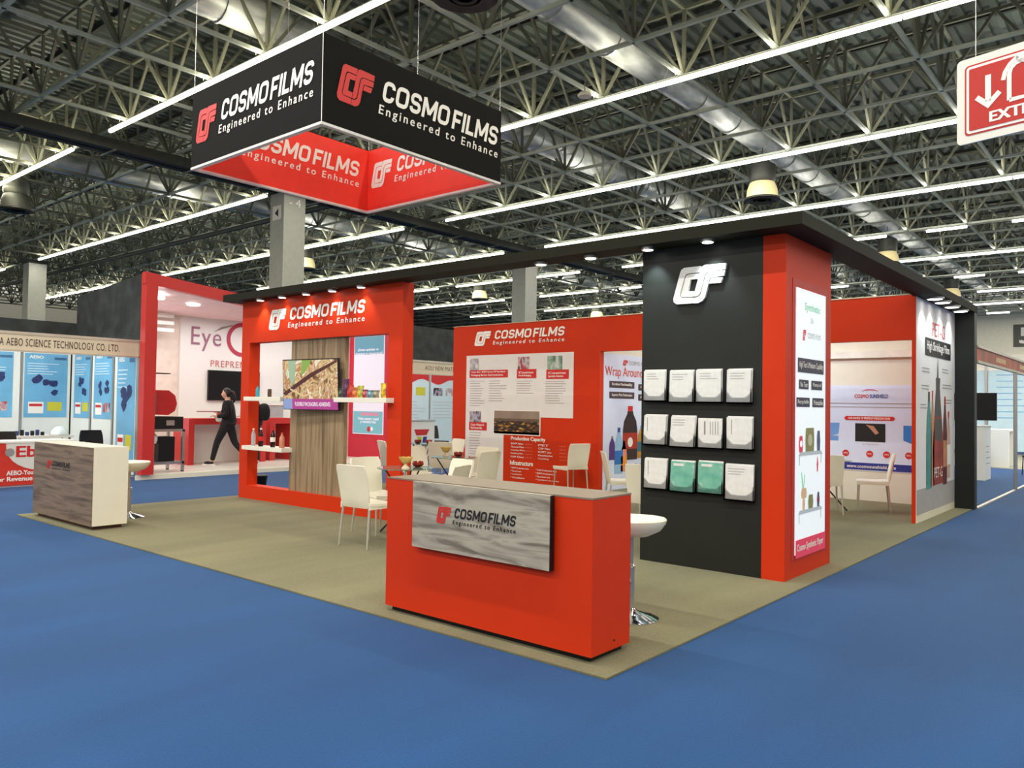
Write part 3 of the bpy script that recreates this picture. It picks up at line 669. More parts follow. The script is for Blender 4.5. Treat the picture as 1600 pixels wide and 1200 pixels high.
# sunshield poster on rear wall
sp = thing('blue_band_poster', 'wide lavender poster with web address band in the meeting room', 'poster', (13.765, 3, 0))
MB().box(13.762, 13.768, 2.8, 5.4, .5, 1.91).build('poster_sheet', paper_b, sp)
P = Print(fx(13.762), sp, .002)
P.text('COSMO', Y(4.10), 1.70, Y(3.88), 1.76, ink_r, 2, weight=.03); P.text('SUNSHIELD', Y(3.86), 1.70, Y(3.58), 1.76, ink_b, 2, weight=.03)
arc = [(Y(3.99)+.26*(1-math.cos(PI*i/10))/2, 1.79+.055*math.sin(PI*i/10)) for i in range(11)] + [(Y(3.73)-.26*(1-math.cos(PI*i/10))/2, 1.79+.04*math.sin(PI*i/10)) for i in range(11)]
P.poly(arc, ink_r, 2)
P.lines(Y(4.9), 1.52, Y(2.95), 1.64, 2, fi, 2, .25, .05, 3)
P.poly([(Y(4.24), 1.33), (Y(4.27), 1.365), (Y(4.24), 1.40), (Y(3.50), 1.40), (Y(3.47), 1.365), (Y(3.50), 1.33)], ink_r, 2); P.text('OUR RANGE OF PREMIUM WINDOW FILMS', Y(4.2), 1.347, Y(3.55), 1.383, ink_w, 3, weight=.02)
P.rect(Y(4.09), .98, Y(3.62), 1.28, ink_k, 2, 'film_photo'); P.poly([(Y(3.92), 1.26), (Y(3.80), 1.24), (Y(3.72), 1.13), (Y(3.77), 1.10), (Y(3.84), 1.18)], mat('skin_ink', (196, 140, 110), .5, noise=0), 3, 'film_photo')
P.text('Sparkling Vibrance', Y(3.98), .925, Y(3.72), .955, fi, 2)
for y in (4.24, 3.86, 3.60, 3.27, 4.6): P.disc(Y(y), .78, .055, ink_r, 2); P.text('99%', Y(y)-.035, .765, Y(y)+.035, .795, ink_w, 3)
P.poly([(Y(4.7), 1.28), (Y(4.34), 1.28), (Y(4.36), 1.1), (Y(4.5), 1.05), (Y(4.7), 1.12)], mat('car_blue_ink', (110, 160, 225), .5, noise=0), 2); P.rect(Y(4.66), .98, Y(4.36), 1.06, MATS['car_blue_ink'], 2)
P.poly([(Y(3.35), 1.26), (Y(3.0), 1.26), (Y(3.0), .98), (Y(3.2), .96), (Y(3.35), 1.02)], mat('sky_blue_ink', (60, 130, 215), .5, noise=0), 2)
P.rect(Y(5.4), .515, Y(2.8), .63, ink_b, 2); P.text('www.cosmosunshield.com', Y(4.22), .545, Y(3.46), .60, ink_w, 3, weight=.01)
P.done()
# banner wall
bw = thing('banner_wall', 'tall grey banner panel with black and red bottles, right end of booth', 'display wall', (11.5, 2.637, 0))
MB().box(bx+.002, 13.85, 2.642, 2.69, .012, H-.005).build('panel', red, bw)
MB().box(bx+.004, 13.8, 2.632, 2.641, .11, H-.005).build('banner_sheet', paper, bw)
MB().box(bx+.004, 13.8, 2.628, 2.641, .013, .11).build('skirting', cream, bw)
P = Print(fy(2.632), bw, .002)
P.text('PET-G', 12.33, 2.56, 13.12, 2.76, mat('soft_coral_ink', (226, 90, 84), .5, noise=0), 2)
P.rect(11.92, 2.27, 13.52, 2.52, ink_k, 2); P.text('High Shrinkage Films', 12.02, 2.32, 13.42, 2.48, ink_w, 3, weight=.02)
P.poly([(12.63, 1.98), (12.72, 1.98), (12.68, 2.3)], mat('gun_ink', (74, 72, 66), .5, noise=0), 2, 'printed_bottle')
gun = MATS['gun_ink']
P.poly([(12.56, 1.98), (12.83, 1.98), (12.80, 1.84), (12.83, 1.70), (12.53, 1.70), (12.58, 1.84)], gun, 2, 'printed_bottle')
P.poly([(12.47, 1.42), (12.92, 1.42), (12.83, 1.70), (12.53, 1.70)], gun, 2, 'printed_bottle')
P.poly([(12.40, .45), (13.02, .45), (13.05, .95), (12.92, 1.42), (12.47, 1.42), (12.36, .95)], mat('rust_ink', (150, 50, 36), .5, noise=.2, nscale=5), 2, 'printed_bottle')
P.poly([(12.5, 1.10), (12.92, 1.05), (12.92, 1.38), (12.5, 1.4)], gun, 3, 'printed_bottle')
P.text('PET-G', 12.45, .55, 12.95, .70, ink_w, 4, name='printed_bottle')
pbottle(12.15, .42, 1.35, .3, mat('green_glass_ink', (70, 140, 136), .5, noise=.1), gun, None, 2)
pbottle(12.36, .44, 1.35, .2, mat('tan_ink', (190, 130, 90), .5, noise=.1), ink_r, None, 2)
pbottle(13.14, .42, 1.3, .26, mat('dark_red_ink', (96, 44, 36), .5, noise=.2), ink_r, MATS['tan_ink'], 2)
pbottle(13.38, .5, 1.0, .24, mat('salmon_ink', (205, 170, 160), .5, noise=.1), ink_r, ink_w, 2)
for a, b, z in ((11.75, 12.3, 2.02), (11.72, 12.3, 1.78), (11.65, 12.1, 1.52), (12.95, 13.4, 2.05), (12.98, 13.65, 1.82), (13.1, 13.6, 1.6)): P.lines(a, z, b, z+.09, 2, ink_g, 2, .3, .3, int(z*100))
P.rect(bx+.004, .112, 13.8, .45, mat('mid_grey_ink', (172, 168, 164), .55, noise=.03), 1)  # plain grey band printed across the foot of the banner
P.done()
tag(MB().box(13.81, 14.0, 2.36, 2.63, .012, H-.004).build('end_pillar', black), 'narrow black pillar at the far right end of the booth', 'pillar')

# ------------------------------------------------------------------ counters
ct = thing('reception_counter', 'large red reception counter with grey wood board at front', 'counter', (3.8165, 2.583, .012))
MB().box(3.8165, 4.2326, 2.583, 4.369, .05, .956).build('body', red, ct)
MB().box(3.86, 4.20, 2.62, 4.34, .012, .05).build('plinth', blackp, ct)
MB().box(3.8145, 4.2346, 2.581, 4.371, .956, .966).build('worktop', shade, ct)
bd = MB().box(3.765, 3.800, 2.855, 4.045, .515, .962).build('wood_board', wood_h, ct)
MB().box(3.7648, 3.8, 2.848, 2.855, .515, .962).build('board_edge', blackp, ct)
MB().box(3.80, 3.8165, 3.0, 3.9, .6, .9).build('spacer', blackp, ct)
MB().bar((4.06, 2.5815, .10), (4.06, 2.583, .10), .008, 12).build('cable_hole', blackp, ct)
P = Print(fx(3.765, 3.81), ct, .001)
logo(P, 0, .70, .70, .815, mat('emblem_red', (196, 48, 40), .5, noise=0), ink_k); P.done()
wc = thing('white_counter', 'small white reception counter with brown wood front', 'counter', (3.80, 9.351, .012))
MB().box(3.812, 4.2004, 9.351, 11.094, .055, .946).build('body', cream, wc)
MB().box(3.7985, 3.811, 9.353, 11.092, .055, .940).build('wood_front', wood_d, wc)
MB().box(3.85, 4.16, 9.40, 11.05, .012, .055).build('plinth', mat('brown_plinth', (84, 52, 40), .6), wc)
P = Print(fx(3.7985), wc, .001)
logo(P, Y(10.66), .63, Y(9.96), .735, MATS['emblem_red'], ink_k); P.done()

# stools
def stool(x, y, rz, lab):
    t = thing('bar_stool', lab, 'stool', (x, y, .012), rz, group='white swivel bar stools')
    t['_o'] = (0, 0, 0)
    MB().lathe((0, 0, .57), [(.03, 0), (.10, .01), (.17, .05), (.2, .10), (.205, .125), (.198, .135), (.185, .128), (.15, .09), (.08, .06), (.0001, .055)], 32, sx=1.22, sy=1.0).build('seat', cream, t, smooth=True)
    MB().lathe((0, 0, .0), [(.2, 0), (.2, .008), (.15, .03), (.05, .055), (.03, .075)], 28).build('base', chrome, t, smooth=True)
    MB().lathe((0, 0, .07), [(.028, 0), (.028, .3), (.018, .31), (.018, .505)], 16).build('column', mat('brushed_steel', (190, 190, 186), .32, metal=.85, noise=.02), t, smooth=True)
    MB().lathe((0, 0, .36), [(.03, 0), (.038, .01), (.03, .02)], 16).build('collar', chrome, t, smooth=True)
    fr = MB()
    pts = [(.03*0, 0, .27)] + [(.04+.13*math.sin(a), .15*math.cos(a), .25) for a in [PI*k/8 for k in range(9)]] + [(0, 0, .27)]
    pts = [(-p[0], -p[1], p[2]) for p in pts]
    for p, q in zip(pts, pts[1:]): fr.bar(p, q, .009, 8)
    fr.build('footrest', chrome, t, smooth=True)
stool(4.84, 2.95, math.radians(-50), 'white swivel bar stool behind the red counter')
stool(4.55, 10.1, math.radians(-50), 'white swivel bar stool behind the white counter')

# ------------------------------------------------------------------ chairs
def make_chair(lab):
    t = thing('stacking_chair', lab, 'chair', (0, 0, 0), 0, 'cream plastic chairs')
    g = []
    for i in range(7):
        u = i/6-.5; g.append([(-.20+v*.43, u*(.43+.01*math.sin(v*3)), .445+.012*(abs(u)*2)**2-.012*math.sin(v*PI)-(.01 if v > .95 else 0)) for v in [k/6 for k in range(7)]])
    mb = MB().sheet(g, .026)
    mb.box(-.20, .22, -.215, -.20, .405, .44); mb.box(-.20, .22, .20, .215, .405, .44); mb.box(.212, .226, -.215, .215, .405, .44)
    mb.build('seat', cream, t, smooth=True)
    g = []
    for i in range(9):
        v = i/8; z = .42+.44*v; row = []
        hw = .205+.012*math.sin(v*PI*.9)-.012*(1-v)
        for j in range(7):
            u = j/6*2-1
            row.append((-.195-.085*v**1.6-.03*(1-u*u)*math.sin(PI*(.15+.7*v))+.012*(v < .1), u*hw*(1-.05*(v > .95)), z-(.006*u*u if v > .9 else 0)))
        g.append(row)
    MB().sheet(g, .020).build('backrest', cream, t, smooth=True)
    for sx, sy in ((-1, 1), (-1, -1), (1, 1), (1, -1)):
        a = (-.185 if sx < 0 else .195, sy*.19, .43); b = (-.225 if sx < 0 else .215, sy*.205, .012)
        o = MB().bar(a, b, .0135, 8, .010).build('leg', mat('leg_metal', (205, 202, 190), .35, metal=.6), t, smooth=True)
    return t
chair0 = None
def chair(x, y, deg, lab, group='cream plastic chairs'):
    global chair0
    if chair0 is None: chair0 = make_chair(lab); c = chair0
    else: c = copy_tree(chair0)
    c['label'] = lab; c['group'] = group; c.location = (x, y, 0); c.rotation_euler = (0, 0, math.radians(deg)); return c
chair(5.43, 6.50, 5, 'cream plastic chair nearest the camera, seen from behind, left of red counter')
chair(6.03, 7.05, -92, 'cream chair behind the nearest one, facing the near glass table')
chair(6.44, 6.42, 170, 'cream chair whose bright back tilts behind the red counter top')
chair(5.93, 5.98, 108, 'cream chair seen from behind just over the red counter top')
chair(8.16, 8.42, -84, 'cream chair with a blue cloth on its seat')
chair(7.50, 8.02, -14, 'cream chair half seen through the glass of the near table')
chair(8.66, 7.97, 180, 'cream chair facing left at the middle glass table')
chair(8.12, 7.46, 90, 'cream chair seen from behind at the middle glass table')
chair(9.62, 9.56, 27, 'shaded cream chair back at the far glass table')
chair(10.28, 10.18, 167, 'bright cream chair by the far glass table before the text sheet')
chair(9.14, 10.25, -22, 'cream chair seen edge-on through the wall opening')
chair(11.10, 7.98, 70, 'lone cream chair against the red text wall')
chair(9.62, 6.02, -48, 'cream chair in side view before the drinks poster')
chair(7.93, 4.56, 6, 'cream chair half hidden behind the black tower')
chair(11.66, 3.88, 28, 'tan-shaded chair back in the meeting room doorway')
chair(12.48, 3.45, 108, 'cream chair in full side view before the blue band poster')
chair(12.7, 4.62, -120, 'cream chair top just showing beside the tower in the meeting room')
tag(MB().box(8.2, 8.36, 8.28, 8.42, .458, .475).build('folded_cloth', mat('blue_cloth', (90, 120, 180), .9)), 'folded blue cloth on a cream chair seat', 'cloth')

# tables and bowls
glass = mat('table_glass', (176, 208, 190), .04, trans=.8, noise=0); glass.node_tree.nodes['Principled BSDF'].inputs['IOR'].default_value = 1.35
def table(x, y, lab, r=.33, rot=.5):
    t = thing('glass_table', lab, 'table', (x, y, .012), group='round glass tables')
    MB().lathe((x, y, .742), [(r-.005, 0), (r, .004), (r, .008), (r-.004, .012)], 40).build('glass_top', glass, t, smooth=True)
    MB().lathe((x, y, .70), [(.03, 0), (.05, .03), (.06, .042)], 16).build('top_mount', chrome, t, smooth=True)
    MB().lathe((x, y, .33), [(.02, 0), (.02, .37)], 12).build('stem', chrome, t, smooth=True)
    for k in range(3):
        a = rot+k*2*PI/3
        MB().bar((x+.28*math.cos(a), y+.28*math.sin(a), .024), (x-.06*math.cos(a), y-.06*math.sin(a), .38), .011, 8).build('leg', blackp, t, smooth=True)
        MB().bar((x-.03*math.cos(a), y-.03*math.sin(a), .34), (x+.24*math.cos(a), y+.24*math.sin(a), .742), .009, 8).build('support_arm', blackp, t, smooth=True)
table(6.25, 6.85, 'round glass table with flower-shaped bowls, nearest the red counter')
table(8.02, 7.80, 'round glass table in the middle between facing chairs')
table(10.30, 10.75, 'far glass table before the text sheet corner')
table(12.06, 3.97, 'glass table with black legs in the meeting room')
table(9.0, 5.1, 'glass table half hidden behind the tower')
yel = mat('yellow_glass', (246, 216, 130), .15, trans=.45, noise=0); rdg = mat('red_glass', (140, 32, 18), .15, trans=.25, noise=0); ora = mat('wrapped_sweets', (236, 160, 50), .4, noise=.2, nscale=60)
def bowl(x, y, kind, lab):
    z = .7545
    t = thing('candy_bowl', lab, 'bowl', (x, y, z), group='glass bowls on the tables'); t.scale = (.88, .88, .72)
    if kind == 'y':
        mb = MB(); n = 24; prof = [(.02, .075), (.06, .10), (.088, .15)]
        mb = MB().lathe((x, y, z+.07), [(.02, 0), (.05, .02), (.072, .06), (.09, .10), (.084, .10), (.066, .06), (.045, .026), (0.0001, .01)], n)
        V = []
        for vx, vy, vz in mb.v:
            a = math.atan2(vy-y, vx-x); zz_ = vz+(.014*abs(math.sin(a*4)) if vz > z+.15 else 0); V.append((vx, vy, zz_))
        mb.v = V; mb.build('bowl_shell', yel, t, smooth=True)
        b_ = MB().lathe((x, y, z), [(.055, 0), (.05, .012), (.02, .05), (.018, .075)], 20).build('foot', mat('cream_glass', (240, 225, 190), .15, trans=.3, noise=0), t, smooth=True)
        hz = z+.135; rr = .055
    else:
        mb = MB().lathe((x, y, z), [(.03, 0), (.055, .012), (.078, .045), (.07, .085), (.064, .085), (.07, .045), (.05, .018), (.0001, .012)], 24)
        mb.v = [(vx, vy, vz+(.012*abs(math.sin(math.atan2(vy-y, vx-x)*4)) if vz > z+.08 else 0)) for vx, vy, vz in mb.v]
        mb.build('bowl_shell', rdg, t, smooth=True); hz = z+.06; rr = .045
    sw = MB(); rnd = random.Random(int(x*100))
    for k in range(14):
        a = rnd.random()*6.28; q = rnd.random()*rr; sw.lathe((x+q*math.cos(a), y+q*math.sin(a), hz+rnd.random()*.02), [(.0001, -.014), (.012, -.006), (.012, .006), (.0001, .014)], 6)
    tag(sw.build('sweets', ora, t, smooth=True), kind='stuff')
bowl(6.17, 6.76, 'y', 'footed yellow glass bowl on the near table'); bowl(6.40, 6.80, 'r', 'dark red glass bowl on the near table')
bowl(8.05, 7.98, 'y', 'small yellow bowl on the middle table'); bowl(8.10, 7.78, 'r', 'small dark red bowl on the middle table')
bowl(10.2, 10.85, 'r', 'dark bowl on the far table, left one'); bowl(10.32, 10.68, 'r', 'dark red bowl on the far table, right one')

# ------------------------------------------------------------------ hanging sign
hs = thing('hanging_sign', 'large square black hanging banner sign with red inside', 'sign', (5.1, 7.02, 4.5))
X1, X2, Ya, Yb, z0, z1 = 5.1, 8.04, 7.02, 9.80, 4.5, 5.49
inr = mat('red_fabric', (246, 62, 46), .6, noise=.02)
blk = mat('black_fabric', (12, 12, 10), .8, spec=.2, noise=.04, nscale=2)
th = .03
for a in ((X1, X1+th, Ya, Yb), (X2-th, X2, Ya, Yb), (X1+th, X2-th, Ya, Ya+th), (X1+th, X2-th, Yb-th, Yb)):
    MB().box(*a, z0+.02, z1).build('fabric_panel', blk, hs)
e = .004
for a in ((X1+th, X1+th+e, Ya+th, Yb-th), (X2-th-e, X2-th, Ya+th, Yb-th), (X1+th, X2-th, Ya+th, Ya+th+e), (X1+th, X2-th, Yb-th-e, Yb-th)):
    MB().box(*a, z0+.02, z1-.01).build('red_lining', inr, hs)
mb = MB(); t_ = .055
mb.box(X1-.004, X1+t_, Ya-.004, Yb+.004, z0-.01, z0+.02); mb.box(X2-t_, X2+.004, Ya-.004, Yb+.004, z0-.01, z0+.02); mb.box(X1+t_, X2-t_, Ya-.004, Ya+t_, z0-.01, z0+.02); mb.box(X1+t_, X2-t_, Yb-t_, Yb+.004, z0-.01, z0+.02)
mb.build('bottom_rim', mat('white_rim', (226, 222, 218), .5), hs)
lr2 = mat('sign_red_ink', (206, 52, 52), .5, noise=0)
P = Print(fy(Ya), hs, .003); logo(P, 5.29, 4.81, 7.99, 5.25, lr2, ink_w); P.done()
P = Print(fx(X1), hs, .003); logo(P, Y(9.68), 4.80, Y(7.15), 5.23, lr2, ink_w); P.done()
P = Print(fy(Yb-th-e), hs, .003); logo(P, 5.2, 4.84, 7.84, 5.26, ink_w, ink_w); P.done()
P = Print(fx(X2-th-e), hs, .003); logo(P, Y(9.68), 4.86, Y(7.2), 5.26, ink_w, ink_w); P.done()
for x, y in ((X1+.015, Ya+.015), (X2-.015, Ya+.015), (X1+.015, Yb-.015), (X2-.015, Yb-.015), (6.5, Ya+.015), (6.5, Yb-.015)):
    MB().bar((x, y, z1), (x, y, ZC), .003, 6).build('suspension_wire', alu, hs)
MB().box(X1-.003, X1+.003, Ya-.003, Ya+.003, z0, z1).build('corner_seam', ink_w, hs)

# extinguisher sign
d = Vector((-.215, -.977, 0)); nrm = Vector((-.977, .215, 0))
o0 = Vector((0, 0, 1.5)) + 3.74*Vector((1.1165, .210, .3885))
es = thing('extinguisher_sign', 'red and white hanging sign with arrow at the upper right edge', 'sign', tuple(o0))
f = Frame(o0, d, nrm)
def rrect(u0, v0, u1, v1, r, n=5):
    pts = []
    for cx, cy, a0 in ((u1-r, v1-r, 0), (u0+r, v1-r, 90), (u0+r, v0+r, 180), (u1-r, v0+r, 270)):
        for k in range(n+1):
            a = math.radians(a0+90*k/n); pts.append((cx+r*math.cos(a), cy+r*math.sin(a)))
    return pts
Wd = .62; Hh = .40
MB().prism(rrect(0, -Hh/2, Wd, Hh/2, .02), f, -.012, 0).build('board', white, es)
P = Print(f, es, .0015)
sred = mat('sign_red', (196, 44, 34), .5, noise=.02)
P.poly(rrect(.035, -Hh/2+.035, Wd-.035, Hh/2-.035, .018), sred, 1); P.poly(rrect(.043, -Hh/2+.043, Wd-.043, Hh/2-.043, .014), ink_w, 2); P.poly(rrect(.055, -Hh/2+.055, Wd-.055, Hh/2-.055, .006), sred, 3)
P.rect(.125, -.03, .15, .095, ink_w, 4, 'arrow'); P.poly([(.137, -.06), (.0805, -.005), (.096, .012), (.137, -.026), (.178, .012), (.194, -.005)], ink_w, 4, 'arrow')
P.text('EXTINTOR', .145, -.125, .50, -.078, ink_w, 4, weight=.04)
def stroke(pts, wd):
    out1, out2 = [], []
    for i, p in enumerate(pts):
        a = Vector(pts[max(i-1, 0)]); b = Vector(pts[min(i+1, len(pts)-1)]); t_ = (b-a).normalized(); nn = Vector((-t_.y, t_.x))*wd/2
        out1.append(tuple(Vector(p)+nn)); out2.append(tuple(Vector(p)-nn))
    for i in range(len(pts)-1): P.poly([out1[i], out1[i+1], out2[i+1], out2[i]], ink_w, 4, 'extinguisher_symbol')
stroke([(.225, -.048), (.225, .07), (.232, .095), (.25, .112), (.275, .118), (.30, .112), (.318, .095), (.325, .07), (.325, -.048), (.225, -.048)], .019)
stroke([(.20, .05), (.208, .085), (.228, .115), (.26, .14)], .019); P.disc(.275, .132, .024, ink_w, 4, 'extinguisher_symbol')
P.done()
for u_ in (.08, .54):
    p = f.at(u_, Hh/2, -.006); MB().bar(p, (p.x, p.y, ZC), .002, 6).build('suspension_wire', alu, es)

# ------------------------------------------------------------------ left neighbour (blue posters)
nb = thing('shell_scheme_booth', 'white panel booth with beige name board and blue posters, far left', 'booth', (0, 15.05, 0))
panel_w = mat('white_panel', (232, 236, 230), .45, noise=.01)
beige = mat('beige_board', (226, 212, 184), .5, noise=.01)
yb = 18.31; xb = 6.95
for k in range(6):
    x1 = xb-k*.97
    MB().box(x1-.95, x1-.02, yb, yb+.03, .05, 2.5).build('panel', panel_w, nb)
    MB().box(x1-.985, x1-.945, yb-.02, yb+.03, 0, 2.5).build('post', alu, nb)
for k in range(3):
    y1 = 15.18+k*1.05
    MB().box(xb, xb+.03, y1+.03, y1+1.0, .05, 2.5).build('panel', panel_w, nb)
    MB().box(xb-.02, xb+.03, y1-.02, y1+.03, 0, 2.5).build('post', alu, nb)
MB().box(1.0, xb+.01, 15.06, 15.10, 2.31, 2.59).build('name_board', beige, nb)
MB().box(1.0, xb+.03, 15.05, 15.11, 2.57, 2.62).build('top_rail', mat('rail_alu', (206, 196, 178), .4, metal=.3), nb)
MB().box(1.0, xb+.03, 15.05, 15.11, 2.28, 2.31).build('bottom_rail', MATS['rail_alu'], nb)
MB().box(6.90, 6.97, 15.05, 15.12, 0, 2.6).build('corner_post', alu, nb)
P = Print(fy(15.06), nb, .003); P.text('CHINA AEBO SCIENCE TECHNOLOGY CO. LTD.', 4.33, 2.375, 6.54, 2.505, mat('brown_ink', (70, 52, 40), .5, noise=0), 1, weight=.005, spacing=1.1); P.done()
area((4.6, 16.6, 2.9), 3.5, .4, 45, (.95, 1, .98)); 
mbx = MB().box(2.9, 6.3, 16.5, 16.6, 2.86, 2.92); 
bl = mat('poster_blue', (112, 176, 214), .4, noise=.06, nscale=2); navy = mat('navy_parts', (44, 54, 100), .5, noise=.3, nscale=20)
def aposter(fr, u0, v0, u1, v1, seed, lab):
    o = fr.at(u0, v0); t = thing('blue_poster', lab, 'poster', tuple(o), group='blue posters in the left booth')
    MB().prism([(u0, v0), (u1, v0), (u1, v1), (u0, v1)], fr, 0, .006).build('poster_sheet', bl, t)
    rnd = random.Random(seed); W = u1-u0; Hq = v1-v0
    P = Print(Frame(fr.at(0, 0, .006), fr.r, fr.n), t, .002)
    P.text('AEBO', u0+.1*W, v1-.08*Hq, u0+.42*W, v1-.035*Hq, ink_w, 1, weight=.03); P.rect(u0+.68*W, v1-.09*Hq, u0+.97*W, v1-.05*Hq, mat('slate_ink', (70, 110, 150), .5, noise=0), 1)
    P.lines(u0+.06*W, v1-.34*Hq, u0+.85*W, v1-.14*Hq, 5, mat('pale_ink', (206, 228, 240), .5, noise=0), 1, .3, .5, seed)
    for k in range(5):
        a = u0+(.25+.5*rnd.random())*W; b_ = v0+(.38+.28*rnd.random())*Hq; r = .07*Hq
        P.poly([(a+r*(.6+.5*rnd.random())*math.cos(q*PI/4), b_+r*(.5+.5*rnd.random())*math.sin(q*PI/4)) for q in range(8)], navy, 1+k*.25, 'printed_photo')
    P.rect(u0+.1*W, v0+.06*Hq, u0+.45*W, v0+.24*Hq, ink_w, 1, 'printed_photo'); P.rect(u0+.12*W, v0+.17*Hq, u0+.42*W, v0+.21*Hq, ink_r, 2, 'printed_photo')
    P.rect(u0+.54*W, v0+.1*Hq, u0+.88*W, v0+.24*Hq, mat('yellow_ink', (206, 200, 60), .5, noise=0) if seed % 2 else pics[1], 1, 'printed_photo')
    P.done()
fb = fy(yb-.002); fs = fx(xb-.002)
aposter(fb, 6.04, 1.09, 6.87, 2.43, 1, 'blue poster on the rear panel, second from the left edge')
aposter(fb, 5.05, 1.09, 5.83, 2.43, 2, 'blue poster cut by the left edge of the picture')
aposter(fs, Y(18.12), 1.09, Y(17.30), 2.43, 3, 'blue poster on the side panel nearest the rear corner')
aposter(fs, Y(17.12), 1.09, Y(16.24), 2.43, 4, 'blue poster in the middle of the side panels')
aposter(fs, Y(16.05), .3, Y(15.28), 2.4, 5, 'tall blue poster on the side panel beside the corner post')
# table with red cloth
tb = thing('cloth_table', 'table with red and white printed cloth at the far left', 'table', (3, 14.95, 0))
MB().box(3.2, 5.75, 14.86, 15.5, .03, .74).build('red_cloth', mat('red_cloth', (210, 52, 36), .7, noise=.04), tb)
MB().box(3.19, 5.76, 14.85, 15.51, .735, .765).build('white_top', white, tb)
MB().box(3.2, 5.75, 14.88, 15.48, .0, .03).build('hem', mat('pale_hem', (200, 190, 196), .8), tb)
P = Print(fy(14.86), tb, .003)
pts = [(4.62+.66-.62*math.cos(PI*k/16), .73-.47*math.sin(PI*k/16)**.8) for k in range(17)]
P.poly(pts, mat('cloth_white', (222, 220, 210), .7, noise=0), 1)
P.text('Eb', 4.82, .50, 5.12, .68, ink_r, 2, weight=.03); P.disc(4.72, .58, .07, ink_g, 2)
P.text('AEBO-Your TTR Partner', 4.68, .20, 5.6, .275, ink_w, 2, weight=.03); P.text('For Revenue and Profit', 4.5, .10, 5.55, .175, ink_w, 2, weight=.03)
P.done()
def office_chair(x, y, deg, lab):
    t = thing('office_chair', lab, 'chair', (x, y, 0), math.radians(deg), group='black visitor chairs')
    t['_o'] = (0, 0, 0)
    g = [[(-.2-.05*v+.02*u*u, u*.22*(1-.15*v**4), .52+.36*v) for u in [k/4-1 for k in range(9)]] for v in [k/6 for k in range(7)]]
    MB().sheet(g, .035).build('backrest', blackp, t, smooth=True)
    MB().box(-.2, .22, -.23, .23, .42, .47).build('seat', blackp, t, bevel=.01)
    for sx in (-.2, .2):
        for sy in (-.21, .21): MB().bar((sx, sy, .43), (sx*1.1, sy*1.05, 0), .012, 8).build('leg', blackp, t)
office_chair(5.02, 15.95, -90, 'black chair behind the red cloth table at the far left'); office_chair(6.55, 16.0, -90, 'black chair behind the white counter, in the poster booth')
t = thing('side_table', 'white table with small samples in the blue poster booth', 'table', (5.9, 16.2, 0))
MB().box(5.25, 6.5, 16.9, 17.4, .72, .76).build('table_top', white, t)
for x in (5.3, 6.45):
    for y in (16.95, 17.35): MB().bar((x, y, 0), (x, y, .72), .015, 8).build('leg', alu, t)
for i in range(7):
    x = 5.45+i*.09; tg = thing('ribbon_roll', 'small dark sample roll, '+['leftmost', 'second', 'third', 'middle', 'third from right', 'second from right', 'rightmost'][i]+' of seven on the white table', 'sample', (x, 17.1, .76), group='sample rolls')
    MB().lathe((x, 17.1, .76), [(.035, 0), (.035, .07+.02*(i % 3)), (.015, .07+.02*(i % 3))], 10).build('roll', navy if i % 2 else blackp, tg, smooth=True)
t = thing('sample_box', 'clear rounded case on the white table in the poster booth', 'case', (6.3, 17.1, .76))
MB().lathe((6.3, 17.1, .76), [(.16, 0), (.15, .08), (.08, .16), (.0001, .18)], 16).build('cover', mat('misty_acrylic', (214, 226, 224), .2, noise=.02), t, smooth=True); MB().lathe((6.3, 17.1, .76), [(.18, 0), (.18, .012)], 16).build('tray', alu, t)

# black screens behind
drape = ramp_mat('black_drape', [(.3, (34, 36, 34)), (.5, (46, 50, 48)), (.7, (62, 66, 64))], 3, (1, 1, 1), .7, 5)
tag(MB().box(-4, 7.6, 18.36, 18.42, 0, 3.13).build('black_screen', drape), 'low black screen wall above the blue poster booth', 'screen')
tag(MB().box(13.5, 30, 21.0, 21.1, 0, 4.3).build('black_screen', drape), 'black screen wall above the cream name board in the gap', 'screen')

# ------------------------------------------------------------------ curved white booth behind frame wall
eb = thing('curved_booth', 'white booth with curved red arch and lit logo wall', 'booth', (6.8, 14.5, 0))
wht = mat('booth_white', (238, 238, 232), .45, noise=.005); rfr = mat('arch_red', (204, 50, 46), .4, noise=.01)
MB().box(6.99, 13.3, 14.75, 17.8, 0, .1).build('platform', mat('platform_white', (226, 224, 214), .3), eb)
MB().box(6.75, 13.3, 14.70, 14.75, 0, .085).build('platform_edge', cream, eb)
MB().box(6.80, 7.02, 14.60, 14.80, .1, 3.85).build('arch_post', rfr, eb)
mb = MB(); n = 14
top = []
for k in range(n+1):
    u = k/n; x = 6.785+u*5.9; zt = 3.87-.33*math.sin(PI*u*.5); top.append((x, zt, 14.60+.15*math.sin(PI*u)))
vs = []
for x, zt, y in top: vs += [(x, y, zt), (x, y, zt-.22), (x, y+.15, zt), (x, y+.15, zt-.22)]
fs_ = []
for k in range(n):
    a = k*4; b_ = a+4; fs_ += [(a, a+1, b_+1, b_), (a+2, b_+2, b_+3, a+3), (a, b_, b_+2, a+2), (a+1, a+3, b_+3, b_+1)]
fs_ += [(0, 2, 3, 1), (n*4, n*4+1, n*4+3, n*4+2)]
mb.add(vs, fs_).build('arch_beam', rfr, eb)
vs = []; 
for x, zt, y in top:
    x = max(x, 7.03); vs += [(x, y+.15, zt-.22), (x, 17.7, 3.45), (x, y+.15, zt-.16), (x, 17.7, 3.51)]
fs_ = []
for k in range(n):
    a = k*4; b_ = a+4; fs_ += [(a, b_, b_+1, a+1), (a+2, a+3, b_+3, b_+2)]
MB().add(vs, fs_).build('soffit', mat('soffit_pink', (242, 214, 210), .5), eb)
MB().box(9.04, 13.3, 17.66, 17.8, .1, 3.75).build('logo_wall', wht, eb)
